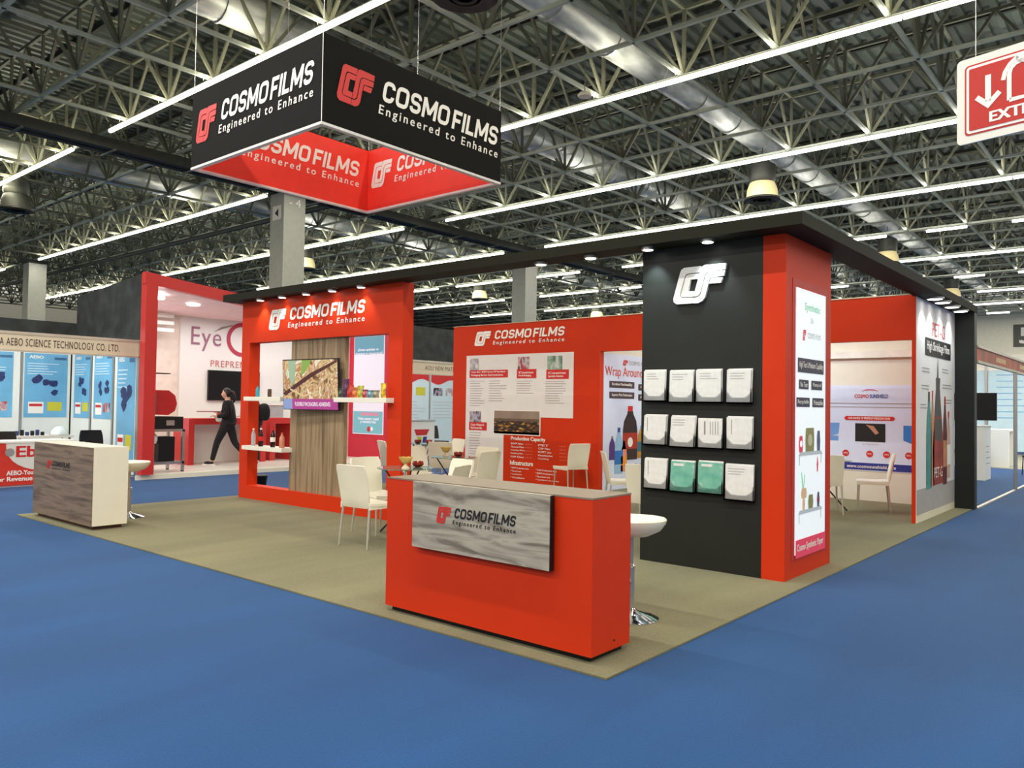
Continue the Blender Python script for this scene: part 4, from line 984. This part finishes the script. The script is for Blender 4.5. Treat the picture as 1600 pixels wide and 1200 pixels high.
MB().box(7.0, 9.04, 17.72, 17.8, .1, 3.5).build('rear_wall', mat('warm_white', (236, 222, 208), .5), eb)
MB().box(7.01, 7.04, 14.8, 17.8, .1, 3.5).build('side_wall', wht, eb)
for k in range(3): MB().box(7.05, 8.7, 17.3, 17.4, 3.02+k*.16, 3.1+k*.16).build('slat', wht, eb)
mb = MB(); mb.add([(6.985, 15.12, 2.0), (6.985, 18.2, 2.0), (6.985, 18.2, 3.70), (6.985, 17.2, 3.76), (6.985, 15.12, 3.92), (7.01, 15.12, 2.0), (7.01, 18.2, 2.0), (7.01, 18.2, 3.70), (7.01, 17.2, 3.76), (7.01, 15.12, 3.92)],
       [(0, 1, 2, 3, 4), (9, 8, 7, 6, 5), (0, 5, 6, 1), (1, 6, 7, 2), (2, 7, 8, 3), (3, 8, 9, 4), (4, 9, 5, 0)])
mb.build('black_backing', drape, eb)
P = Print(fy(17.66), eb, .01)
pl_ = mat('mauve_letter', (160, 110, 132), .5, noise=0)
P.text('Eye', 9.30, 2.66, 10.06, 3.23, pl_, 1, spacing=1.1)
# ring letter and swoosh
ring = []; cx, cz, ro, ri = 10.62, 3.0, .42, .32
for k in range(28):
    a0, a1 = 2*PI*k/28, 2*PI*(k+1)/28
    P.poly([(cx+ro*math.cos(a0), cz+ro*math.sin(a0)), (cx+ro*math.cos(a1), cz+ro*math.sin(a1)), (cx+ri*math.cos(a1), cz+ri*math.sin(a1)), (cx+ri*math.cos(a0), cz+ri*math.sin(a0))], mat('crimson_letter', (186, 60, 84), .5, noise=0), 1, 'lettering')
P.poly([(9.85, 3.13), (10.05, 3.27), (10.35, 3.35), (10.35, 3.32), (10.08, 3.22)], ink_g, 1)
P.text('PREPRENSA', 9.80, 2.30, 11.0, 2.46, mat('brick_letter', (196, 110, 100), .5, noise=0), 1, spacing=1.15)
P.done()
for x, y in ((7.35, 15.3), (8.3, 15.7), (9.4, 16.2), (10.5, 16.2), (11.6, 15.8)):
    f_ = MB().lathe((x, y, 3.47), [(.12, 0), (.13, .01), (.13, .05)], 18).build('ceiling_lamp', lamp_m, eb)
area((8.6, 16.2, 3.40), 2.8, 1.6, 50, (1, .98, .97)); area((11.4, 16.2, 3.35), 2.2, 1.6, 42, (1, .98, .97))
area((8.0, 17.2, 1.9), .3, 2.4, 6, (1, .6, .9), (PI/2, 0, PI))
pinkl = mat('pink_led', (255, 200, 250), .4, emit=(1, .6, .95), es=3, noise=0)
MB().box(7.1, 7.75, 17.68, 17.70, 2.17, 2.2).build('led_strip', pinkl, eb); MB().box(7.1, 7.75, 17.68, 17.70, 1.4, 1.43).build('led_strip', pinkl, eb)
# red desks
def desk(x0, x1, y0, y1, zt, lab):
    t = thing('red_desk', lab, 'desk', (x0, y0, .1))
    MB().box(x0, x1, y0, y1, zt-.13, zt).build('desk_top', rfr, t); MB().box(x0, x0+.13, y0, y1, .1, zt-.13).build('side_panel', rfr, t); MB().box(x1-.13, x1, y0, y1, .1, zt-.13).build('side_panel', rfr, t)
    MB().box(x0+.13, x1-.13, y1-.04, y1, .1, zt-.13).build('back_panel', wht, t); return t
desk(8.52, 10.4, 16.18, 16.85, 1.1, 'red-framed white desk behind the walking woman')
d2 = desk(10.62, 11.3, 16.35, 17.0, 1.1, 'small red desk seen through the left of the wall opening')
t = thing('wall_screen', 'black wall television in the white booth behind the woman', 'television', (10.3, 17.64, 1.9))
MB().box(9.73, 11.1, 17.60, 17.655, 1.50, 2.22).build('casing', blackp, t); MB().box(9.75, 11.08, 17.595, 17.6, 1.52, 2.20).build('screen', mat('dark_screen', (10, 10, 12), .15, noise=0), t)
t = thing('desk_device', 'small red and white device standing on the red desk', 'device', (9.5, 16.5, 1.1))
MB().box(9.38, 9.66, 16.4, 16.6, 1.1, 1.24).build('red_base', rfr, t, bevel=.02); MB().lathe((9.52, 16.5, 1.24), [(.07, 0), (.085, .06), (.05, .13), (.0001, .15)], 14).build('white_head', wht, t, smooth=True); MB().box(9.40, 9.64, 16.39, 16.4, 1.12, 1.15).build('white_stripe', wht, t)
t = thing('display_plinth', 'grey box plinth on the white booth floor by the small red desk', 'plinth', (11.2, 17.3, .1))
MB().box(10.95, 11.5, 17.15, 17.5, .1, 1.40).build('plinth_body', mat('pale_grey', (176, 180, 182), .5), t); MB().box(10.93, 11.52, 17.13, 17.52, 1.40, 1.43).build('plinth_top', wht, t)
# engraving machine
mc = thing('red_machine', 'red drum machine on an aluminium frame beside the arch post', 'machine', (7.4, 15.1, .1))
for x in (7.12, 7.72):
    for y in (14.9, 15.5):
        MB().box(x, x+.05, y, y+.05, .12, .92).build('frame_leg', alu, mc); MB().lathe((x+.025, y+.025, .1), [(.03, 0), (.03, .02)], 10).build('foot', blackp, mc)
for z in (.25, .88):
    mb = MB(); mb.box(7.12, 7.77, 14.9, 14.95, z, z+.05); mb.box(7.12, 7.77, 15.5, 15.55, z, z+.05); mb.box(7.12, 7.17, 14.95, 15.5, z, z+.05); mb.box(7.72, 7.77, 14.95, 15.5, z, z+.05); mb.build('frame_rail', alu, mc)
MB().box(7.10, 7.74, 14.92, 15.5, .93, 1.17).build('control_unit', blackp, mc); MB().box(7.40, 7.56, 14.912, 14.92, 1.0, 1.1).build('control_panel', alu, mc)
mb = MB(); g = [(7.02, 1.22), (7.45, 1.2), (7.58, 1.28), (7.62, 1.42), (7.58, 1.58), (7.45, 1.68), (7.02, 1.68)]
mb.prism([(a, b) for a, b in g], fy(14.95), 0, -.5); mb.build('drum_hood', mat('machine_red', (196, 40, 40), .35), mc)
MB().box(7.02, 7.2, 14.93, 15.4, 1.24, 1.62).build('hood_door', mat('machine_grey', (120, 96, 100), .4), mc)
MB().box(7.3, 7.62, 15.0, 15.35, .3, .78).build('power_unit', blackp, mc)
MB().lathe((7.2, 15.1, .65), [(.10, 0), (.12, .06), (.12, .14), (.06, .2)], 14).build('white_tank', wht, mc, smooth=True)
MB().box(7.05, 7.55, 15.1, 15.4, 2.0, 2.02).build('upper_shelf', blackp, mc); MB().bar((7.1, 15.35, 1.6), (7.1, 15.35, 2.0), .012).build('shelf_support', alu, mc)
# red column with lit poster, right part of the booth
rp = thing('lit_poster_column', 'crimson column with bright lit poster seen through the wall opening', 'column', (13.0, 14.9, .1))
crim = mat('crimson_board', (206, 48, 66), .45, noise=.02)
MB().box(13.0, 13.2, 14.95, 16.45, .1, 3.4).build('board', crim, rp)
litw = mat('lit_white', (250, 252, 255), .4, emit=(1, 1, 1), es=1.6, noise=0)
MB().box(12.985, 13.0, 15.08, 16.26, .70, 3.2).build('lit_panel', litw, rp)
P = Print(fx(12.985), rp, .003)
teal = glow('teal', (110, 170, 190), .8); teal2 = glow('teal2', (130, 190, 200), .9)
P.rect(Y(16.24), 2.72, Y(15.1), 3.18, teal, 1); P.rect(Y(16.24), .72, Y(15.1), 1.28, teal2, 1)
P.text('\u00bfDesea optimizar su', Y(16.1), 2.80, Y(15.3), 2.88, litw, 2, weight=.03); P.text('tiempo y recursos?', Y(16.2), 2.70, Y(15.15), 2.78, litw, 2, weight=.03)
P.rect(Y(15.95), 1.17, Y(15.25), 1.25, glow('softpink', (226, 150, 170), .9), 2); P.text('Visite nuestro stand', Y(16.05), 1.06, Y(15.25), 1.13, litw, 2, weight=.03); P.text('y conozca mas', Y(15.95), .96, Y(15.35), 1.03, litw, 2, weight=.03)
P.disc(Y(15.62), .83, .07, lr, 2); P.disc(Y(15.5), .84, .05, litw, 3); P.done()
sh_ = thing('white_shelf_unit', 'tall white shelf unit beside the crimson lit poster column', 'shelf', (13.0, 16.5, .1))
MB().box(13.0, 13.05, 16.47, 17.6, .1, 3.3).build('back_panel', wht, sh_)
for k in range(8): MB().box(12.85, 13.0, 16.47, 17.6, .2+k*.4, .225+k*.4).build('shelf', mat('shelf_grey', (206, 200, 204), .5), sh_)
MB().box(12.84, 13.0, 16.45, 16.47, .1, 3.3).build('side_panel', mat('pinkish_white', (240, 214, 216), .5), sh_)

# black bin on the floor behind frame wall
t = thing('waste_bin', 'round black bin rim behind the frame wall sill', 'bin', (7.35, 11.6, 0))
MB().lathe((7.35, 11.6, 0), [(.10, 0), (.13, .26), (.14, .27), (.125, .27), (.09, .02)], 20).build('bin_body', blackp, t, smooth=True); MB().lathe((7.35, 11.6, .262), [(.14, 0), (.147, .008), (.14, .016)], 20).build('rim', blackp, t, smooth=True)

# ------------------------------------------------------------------ booth in the gap (cream name board)
gb = thing('name_board_booth', 'small booth with cream name board and red wave posters in the gap', 'booth', (13.6, 15.1, 0))
MB().box(13.6, 17.5, 15.10, 15.14, 2.29, 2.60).build('name_board', beige, gb); MB().box(13.6, 17.5, 15.08, 15.15, 2.58, 2.63).build('top_rail', MATS['rail_alu'], gb); MB().box(13.6, 17.5, 15.08, 15.15, 2.26, 2.29).build('bottom_rail', MATS['rail_alu'], gb)
P = Print(fy(15.10), gb, .003); P.text('AOLI NEW MATERIAL CO. LTD', 14.40, 2.38, 16.4, 2.50, MATS['brown_ink'], 1, spacing=1.1); P.done()
for k in range(5):
    x0 = 13.4+k*1.3
    MB().box(x0+.03, x0+1.27, 17.9, 17.93, 0, 2.5).build('panel', mat('ice_panel', (206, 226, 232), .4, noise=.01), gb); MB().box(x0-.02, x0+.03, 17.88, 17.93, 0, 2.5).build('post', alu, gb)
P = Print(fy(17.9), gb, .004)
for k in range(5):
    x0 = 13.4+k*1.3+.05; wv = [(x0, 2.4), (x0+1.2, 2.4)]
    wv += [(x0+1.2-1.2*i/10, 2.18+.08*math.sin(i/10*2*PI)) for i in range(11)]
    P.poly(wv, ink_r, 1)
    for q in range(2): P.rect(x0+.1+q*.55, 1.75, x0+.5+q*.55, 2.0, pics[(k+q) % 4] if k % 2 else MATS['yellow_ink'] if q else pics[2], 1, 'printed_photo')
    P.lines(x0+.1, 1.0, x0+1.1, 1.6, 6, MATS['faint_ink'], 1, .2, .4, k)
P.done()
area((15.5, 16.4, 2.9), 3, .3, 30, (.95, 1, 1))
t = thing('logo_counter', 'white counter with red yellow and blue triangle mark in the gap booth', 'counter', (14.6, 15.6, 0))
MB().box(13.9, 15.28, 15.6, 16.0, 0, 1.05).build('body', wht, t); MB().box(13.88, 15.30, 15.58, 16.02, 1.02, 1.06).build('top_edge', alu, t)
P = Print(fy(15.6), t, .004); P.poly([(14.52, .80), (15.08, .80), (14.98, .64), (14.6, .64)], ink_r, 1); P.poly([(14.62, .6), (14.82, .6), (14.76, .36)], MATS['yellow_ink'], 1); P.poly([(14.86, .6), (15.0, .6), (14.92, .3), (14.8, .36)], ink_b, 1); P.poly([(14.7, .33), (14.88, .33), (14.84, .2), (14.72, .2)], ink_k, 1); P.done()
office_chair(15.55, 15.75, -90, 'black chair beside the triangle mark counter in the gap')

# ------------------------------------------------------------------ right neighbour booth
rb = thing('glass_front_booth', 'neighbouring booth with red-brown name board at the right edge', 'booth', (14.1, 2.36, 0))
fas = ramp_mat('fascia_print', [(.35, (96, 84, 66)), (.5, (168, 76, 50)), (.65, (190, 100, 60))], 1.5, (1.2, 1, 1), .5)
MB().box(14.02, 22, 2.36, 2.40, 2.30, 2.50).build('name_board', fas, rb)
for z in (2.26, 2.50): MB().box(14.02, 22, 2.34, 2.41, z, z+.04).build('rail', MATS['rail_alu'], rb)
P = Print(fy(2.36), rb, .003); P.rect(15.7, 2.36, 16.7, 2.44, mat('cream_ink', (216, 176, 120), .5, noise=.1), 1); P.rect(18.4, 2.36, 19.4, 2.44, MATS['cream_ink'], 1); P.done()
MB().bar((17.9, 2.37, 0), (17.9, 2.37, 2.3), .035, 8).build('post', alu, rb)
MB().box(14.05, 22, 2.35, 2.40, 0, .02).build('floor_strip', MATS['rail_alu'], rb)
bwm = mat('ice_blue_panel', (196, 222, 236), .4, noise=.02)
for k in range(6):
    y0 = -2.5+k*1.9
    MB().box(32.0, 32.1, y0+.05, y0+1.85, .15, 3.2).build('panel', bwm, rb); MB().box(31.95, 32.1, y0-.04, y0+.04, 0, 3.3).build('post', alu, rb)
    P = Print(fx(32.0), rb, .01); P.lines(Y(y0+1.6), 1.2, Y(y0+.5), 2.9, 8, ink_lb, 1, .12, .5, k); P.done()
MB().box(31.98, 32.1, -3, 9, 2.95, 3.5).build('header', mat('header_white', (238, 234, 224), .5), rb)
area((26, 3, 3.6), 8, 4, 320, (.95, 1, 1))
t = thing('white_pod', 'white display pod behind the black end pillar', 'pod', (20.0, 3.4, 0))
MB().box(19.9, 20.6, 3.2, 3.75, 0, 1.18).build('pod_body', wht, t); MB().box(19.88, 20.62, 3.18, 3.77, 1.18, 1.2).build('pod_top', wht, t)
P = Print(fy(3.2), t, .004); P.lines(20.0, .3, 20.5, .8, 4, ink_g, 1, .12, .3, 2); P.done()
t = thing('monitor_stand', 'black monitor on a thin floor stand at the right', 'monitor', (21.5, 3.9, 0))
MB().box(21.40, 21.45, 3.2, 4.4, 1.30, 1.95).build('screen', MATS['dark_screen'], t, bevel=.01); MB().bar((21.5, 3.8, .02), (21.5, 3.8, 1.5), .03, 8).build('pole', blackp, t); MB().lathe((21.5, 3.8, 0), [(.28, 0), (.28, .02), (.03, .04)], 16).build('base', blackp, t)
office_chair(24.6, 4.1, 200, 'black visitor chair by the small white table at the right'); office_chair(22.5, 2.55, 120, 'black chair cut by the right edge of the picture')
t = thing('white_table', 'small white table beside the distant black chair at right', 'table', (25.2, 3.9, 0))
MB().box(24.9, 25.8, 3.45, 4.1, .98, 1.03).build('table_top', wht, t); MB().box(24.9, 25.05, 3.45, 4.1, 0, .98).build('side_panel', wht, t); MB().box(25.7, 25.8, 3.45, 4.1, 0, .98).build('side_panel', wht, t)

# ------------------------------------------------------------------ people
def skin(name, joints, edges, m, parent, sub_=2, root=0):
    me = D.meshes.new(name); me.from_pydata([j[0] for j in joints], edges, []); me.update()
    o = D.objects.new(name, me); COL.objects.link(o)
    md = o.modifiers.new('skin', 'SKIN'); md.use_smooth_shade = True
    for i, j in enumerate(joints):
        r = j[1]; o.data.skin_vertices[0].data[i].radius = (r, r) if not isinstance(r, tuple) else r
        o.data.skin_vertices[0].data[i].use_root = (i == root)
    s = o.modifiers.new('sub', 'SUBSURF'); s.levels = sub_; s.render_levels = sub_
    bpy.context.view_layer.update(); dg = bpy.context.evaluated_depsgraph_get()
    nm = D.meshes.new_from_object(o.evaluated_get(dg)); D.objects.remove(o)
    nm.materials.clear(); nm.materials.append(m)
    for p in nm.polygons: p.use_smooth = True
    o = D.objects.new(name, nm); COL.objects.link(o); o.parent = parent; return o
skinm = mat('skin', (214, 168, 142), .5, noise=.02); hairm = mat('dark_hair', (34, 26, 24), .5, noise=.1, nscale=30); topm = mat('black_top', (22, 22, 24), .8, noise=0); legm = mat('black_leggings', (26, 26, 30), .75, noise=0)
def head_mesh(grow=0.0, hair=False):
    cx, cz = .05, 1.552; N, K = 36, 26; V = []; Fc = []
    g = lambda v, c, w: math.exp(-((v-c)/w)**2)
    for i in range(K+1):
        th = PI*i/K; zc = math.cos(th)
        for j in range(N):
            ph = 2*PI*j/N-PI
            dx, dy = math.sin(th)*math.cos(ph), math.sin(th)*math.sin(ph); z = zc*.118
            low = max(0, -zc)
            px = dx*(.092 if dx > 0 else .100*(1-.35*low)); py = dy*.076*(1-.38*low**1.5)
            fr = g(ph, 0, .30)*math.sin(th)
            if dx > 0:
                px += .024*fr*g(ph, 0, .2)*g(z, -.028, .016)+.012*fr*g(z, -.008, .02)*g(ph, 0, .22)     # nose
                px += .007*fr*g(z, -.062, .010)+.012*fr*g(z, -.100, .018)+.004*fr*g(z, .028, .012)   # lips, chin, brow
                px -= .007*math.sin(th)*(g(ph, .42, .2)+g(ph, -.42, .2))*g(z, .006, .014)             # eye sockets
            if dx > .3 and zc < 0: px += .022*low*dx
            s_ = 1.0
            if hair:
                front = math.cos(ph)*math.sin(th)
                lim = .55 if z > .055 else (.05 if z > -.02 else -.25)
                lim = lim if z > .055 or z < -.02 else .05+.5*max(0, (z-.02)/.035)*(z > .02)
                s_ = 1.10 if front < lim else .90
                if z > .085: s_ = 1.08
                if z < -.075: s_ = .9
            V.append((cx+px*s_, py*s_, cz+z*(s_ if hair else 1)))
    for i in range(K):
        for j in range(N): Fc.append((i*N+j, i*N+(j+1) % N, (i+1)*N+(j+1) % N, (i+1)*N+j))
    return V, Fc
def person(x, y, heading, lab, mirror=1, pack=False):
    """local frame: walks along +x, left side +y"""
    t = thing('person', lab, 'person', (x, y, .1), heading)
    t['_o'] = (0, 0, 0)
    J = {'pelvis': ((0, 0, .90), .12), 'spine': ((.01, 0, 1.06), .105), 'chest': ((.03, 0, 1.25), .13), 'neckb': ((.02, 0, 1.40), .06), 'neck': ((.03, 0, 1.455), .055), 'head': ((.04, 0, 1.55), .06)}
    # front leg (left) reaching forward, rear leg pushing off
    J.update({'hipl': ((.03, .09, .86), .095), 'kneel': ((.20, .09, .50), .06), 'anklel': ((.30, .09, .09), .038), 'toel': ((.44, .09, .03), .03), 
              'hipr': ((-.01, -.09, .86), .095), 'kneer': ((-.12, -.09, .48), .06), 'ankler': ((-.42, -.09, .16), .038), 'toer': ((-.33, -.09, .03), .03)})
    J['hem'] = ((0, 0, .84), .125)
    J.update({'shl': ((.02, .17, 1.35), .05), 'ell': ((-.04, .22, 1.10), .04), 'wrl': ((.18, .18, 1.05), .028), 'hal': ((.25, .17, 1.06), .03), 
              'shr': ((.02, -.17, 1.35), .05), 'elr': ((-.04, -.22, 1.10), .04), 'wrr': ((.20, -.14, 1.12), .028), 'har': ((.27, -.12, 1.14), .03)})
    if pack:
        J.update({'kneel': ((.06, .09, .48), .06), 'anklel': ((.04, .09, .09), .038), 'toel': ((.17, .09, .03), .03), 'kneer': ((-.01, -.09, .48), .06), 'ankler': ((-.06, -.09, .09), .038), 'toer': ((.07, -.09, .03), .03)})
    keys = list(J); ix = {k: i for i, k in enumerate(keys)}
    E_ = [('pelvis', 'spine'), ('spine', 'chest'), ('chest', 'neckb'), ('neckb', 'neck'), ('neck', 'head'), ('pelvis', 'hipl'), ('hipl', 'kneel'), ('kneel', 'anklel'), ('anklel', 'toel'), ('pelvis', 'hipr'), ('hipr', 'kneer'), ('kneer', 'ankler'), ('ankler', 'toer'),
          ('chest', 'shl'), ('shl', 'ell'), ('ell', 'wrl'), ('wrl', 'hal'), ('chest', 'shr'), ('shr', 'elr'), ('elr', 'wrr'), ('wrr', 'har')]
    bk = [k for k in keys if k != 'hem']; bi = {k: i for i, k in enumerate(bk)}
    bd_ = skin('body', [J[k] for k in bk], [(bi[a], bi[b]) for a, b in E_], skinm, t)
    hv, hf = head_mesh(); bm = bmesh.new(); bm.from_mesh(bd_.data)
    vs_ = [bm.verts.new(v) for v in hv]
    for f_ in hf:
        try: bm.faces.new([vs_[q] for q in f_]).smooth = True
        except ValueError: pass
    bmesh.ops.remove_doubles(bm, verts=bm.verts[:], dist=.0003); bmesh.ops.recalc_face_normals(bm, faces=bm.faces[:]); bm.to_mesh(bd_.data); bm.free()
    E_ += [('pelvis', 'hem')]
    def layer(name, ks, grow, m, ex={}):
        ii = {k: i for i, k in enumerate(ks)}
        skin(name, [(J[k][0], (J[k][1]+grow+ex.get(k, 0))) for k in ks], [(ii[a], ii[b]) for a, b in E_ if a in ii and b in ii], m, t)
    layer('top', ['spine', 'pelvis', 'hem', 'chest', 'neckb', 'shl', 'ell', 'wrl', 'shr', 'elr', 'wrr'], .020, topm, {'pelvis': .045, 'spine': .02, 'hem': .03})
    layer('leggings', ['spine', 'pelvis', 'hipl', 'kneel', 'anklel', 'hipr', 'kneer', 'ankler'], .013, legm, {'spine': -.02})
    for a, b in (('anklel', 'toel'), ('ankler', 'toer')):
        A = Vector(J[a][0]); B_ = Vector(J[b][0])
        if a == 'anklel': pts = [((A.x-.04, A.y, .055), .05), ((A.x+.05, A.y, .05), .052), ((A.x+.17, A.y, .036), .04)]
        else: pts = [((A.x-.01, A.y, A.z-.02), .052), ((A.x+.05, A.y, max(.07, A.z-.08)), .052), ((A.x+.12, A.y, .036), .042)]
        s_ = skin('shoe', pts, [(0, 1), (1, 2)], blackp, t)
        if a == 'anklel': MB().box(A.x-.07, A.x+.19, A.y-.04, A.y+.04, 0, .032).build('sole', ink_w, s_)
    # fingers
    for hk, sg in (('hal', 1), ('har', -1)):
        hp = Vector(J[hk][0])
        for q in range(4):
            L = (.032, .04, .042, .035)[q]; yy = (q-1.5)*.019
            skin('finger', [((hp.x+.01, hp.y+yy, hp.z), .009), ((hp.x+.02+L, hp.y+yy*1.05, hp.z+.002), .008), ((hp.x+.02+L*1.6, hp.y+yy, hp.z-.015), .0065)], [(0, 1), (1, 2)], skinm, t, 1)
        skin('thumb', [((hp.x-.005, hp.y-sg*.025, hp.z+.005), .010), ((hp.x+.03, hp.y-sg*.045, hp.z+.012), .0085), ((hp.x+.055, hp.y-sg*.04, hp.z+.012), .007)], [(0, 1), (1, 2)], skinm, t, 1)
    # face
    for s_ in (1, -1):
        MB().lathe((.124, s_*.030, 1.558), [(.0001, -.005), (.009, 0), (.0001, .005)], 8).build('eye', ink_k, t)
        MB().lathe((.045, s_*.074, 1.542), [(.0001, -.028), (.010, -.012), (.014, .010), (.0001, .026)], 10).build('ear', skinm, t, smooth=True)
    MB().box(.126, .148, -.016, .016, 1.487, 1.493).build('mouth', ink_r, t, bevel=.002)
    hb = MB(); hv, hf = head_mesh(hair=True); hb.add(hv, hf); ho = hb.build('hair', hairm, t, smooth=True)
    for p_ in ho.data.polygons: p_.use_smooth = True
    if not pack: skin('ponytail', [((-.04, 0, 1.60), .035), ((-.085, 0, 1.58), .034), ((-.115, 0, 1.52), .038), ((-.12, 0, 1.43), .036), ((-.105, 0, 1.35), .018)], [(i, i+1) for i in range(4)], hairm, t)
    return t
hd = math.atan2(.80, -.60)
wm = person(9.17, 15.72, math.radians(131), 'dark-haired woman in black walking left with a tray before the desk')
# tray and white bundle held by the woman
def attach(name, lab, cat, loc, rz): return thing(name, lab, cat, loc, rz)
c_, s_ = math.cos(math.radians(131)), math.sin(math.radians(131))
def wpt(a, b, z): return (9.17+a*c_-b*s_, 15.72+a*s_+b*c_, z)
t = attach('serving_tray', 'flat pink-brown tray in the walking woman\'s hands', 'tray', wpt(.42, 0, 1.245), math.radians(131)); t['_o'] = (0, 0, 0)
MB().box(-.2, .2, -.15, .15, 0, .008).build('tray_plate', mat('tray_pink', (170, 110, 112), .5), t, bevel=.002)
mb = MB(); mb.box(-.21, .21, -.16, -.15, 0, .02); mb.box(-.21, .21, .15, .16, 0, .02); mb.box(-.21, -.2, -.15, .15, 0, .02); mb.box(.2, .21, -.15, .15, 0, .02); mb.build('tray_rim', MATS['tray_pink'], t)
t = attach('white_bundle', 'white folded bundle under the walking woman\'s arm', 'bundle', wpt(.17, .02, 1.08), math.radians(131)); t['_o'] = (0, 0, 0)
MB().lathe((0, 0, 0), [(.03, -.05), (.085, -.03), (.1, .02), (.07, .06), (.0001, .07)], 12).build('bundle_cloth', wht, t, smooth=True)
pm = person(9.56, 15.32, math.radians(131), 'person in dark clothes with black backpack behind the frame wall', pack=True)
g = skin('backpack', [((-.17, 0, 1.36), .10), ((-.20, 0, 1.22), .145), ((-.20, 0, 1.06), .14), ((-.18, 0, .97), .11)], [(0, 1), (1, 2), (2, 3)], topm, pm)

for o in SC.objects:
    if '_o' in o.keys(): del o['_o']
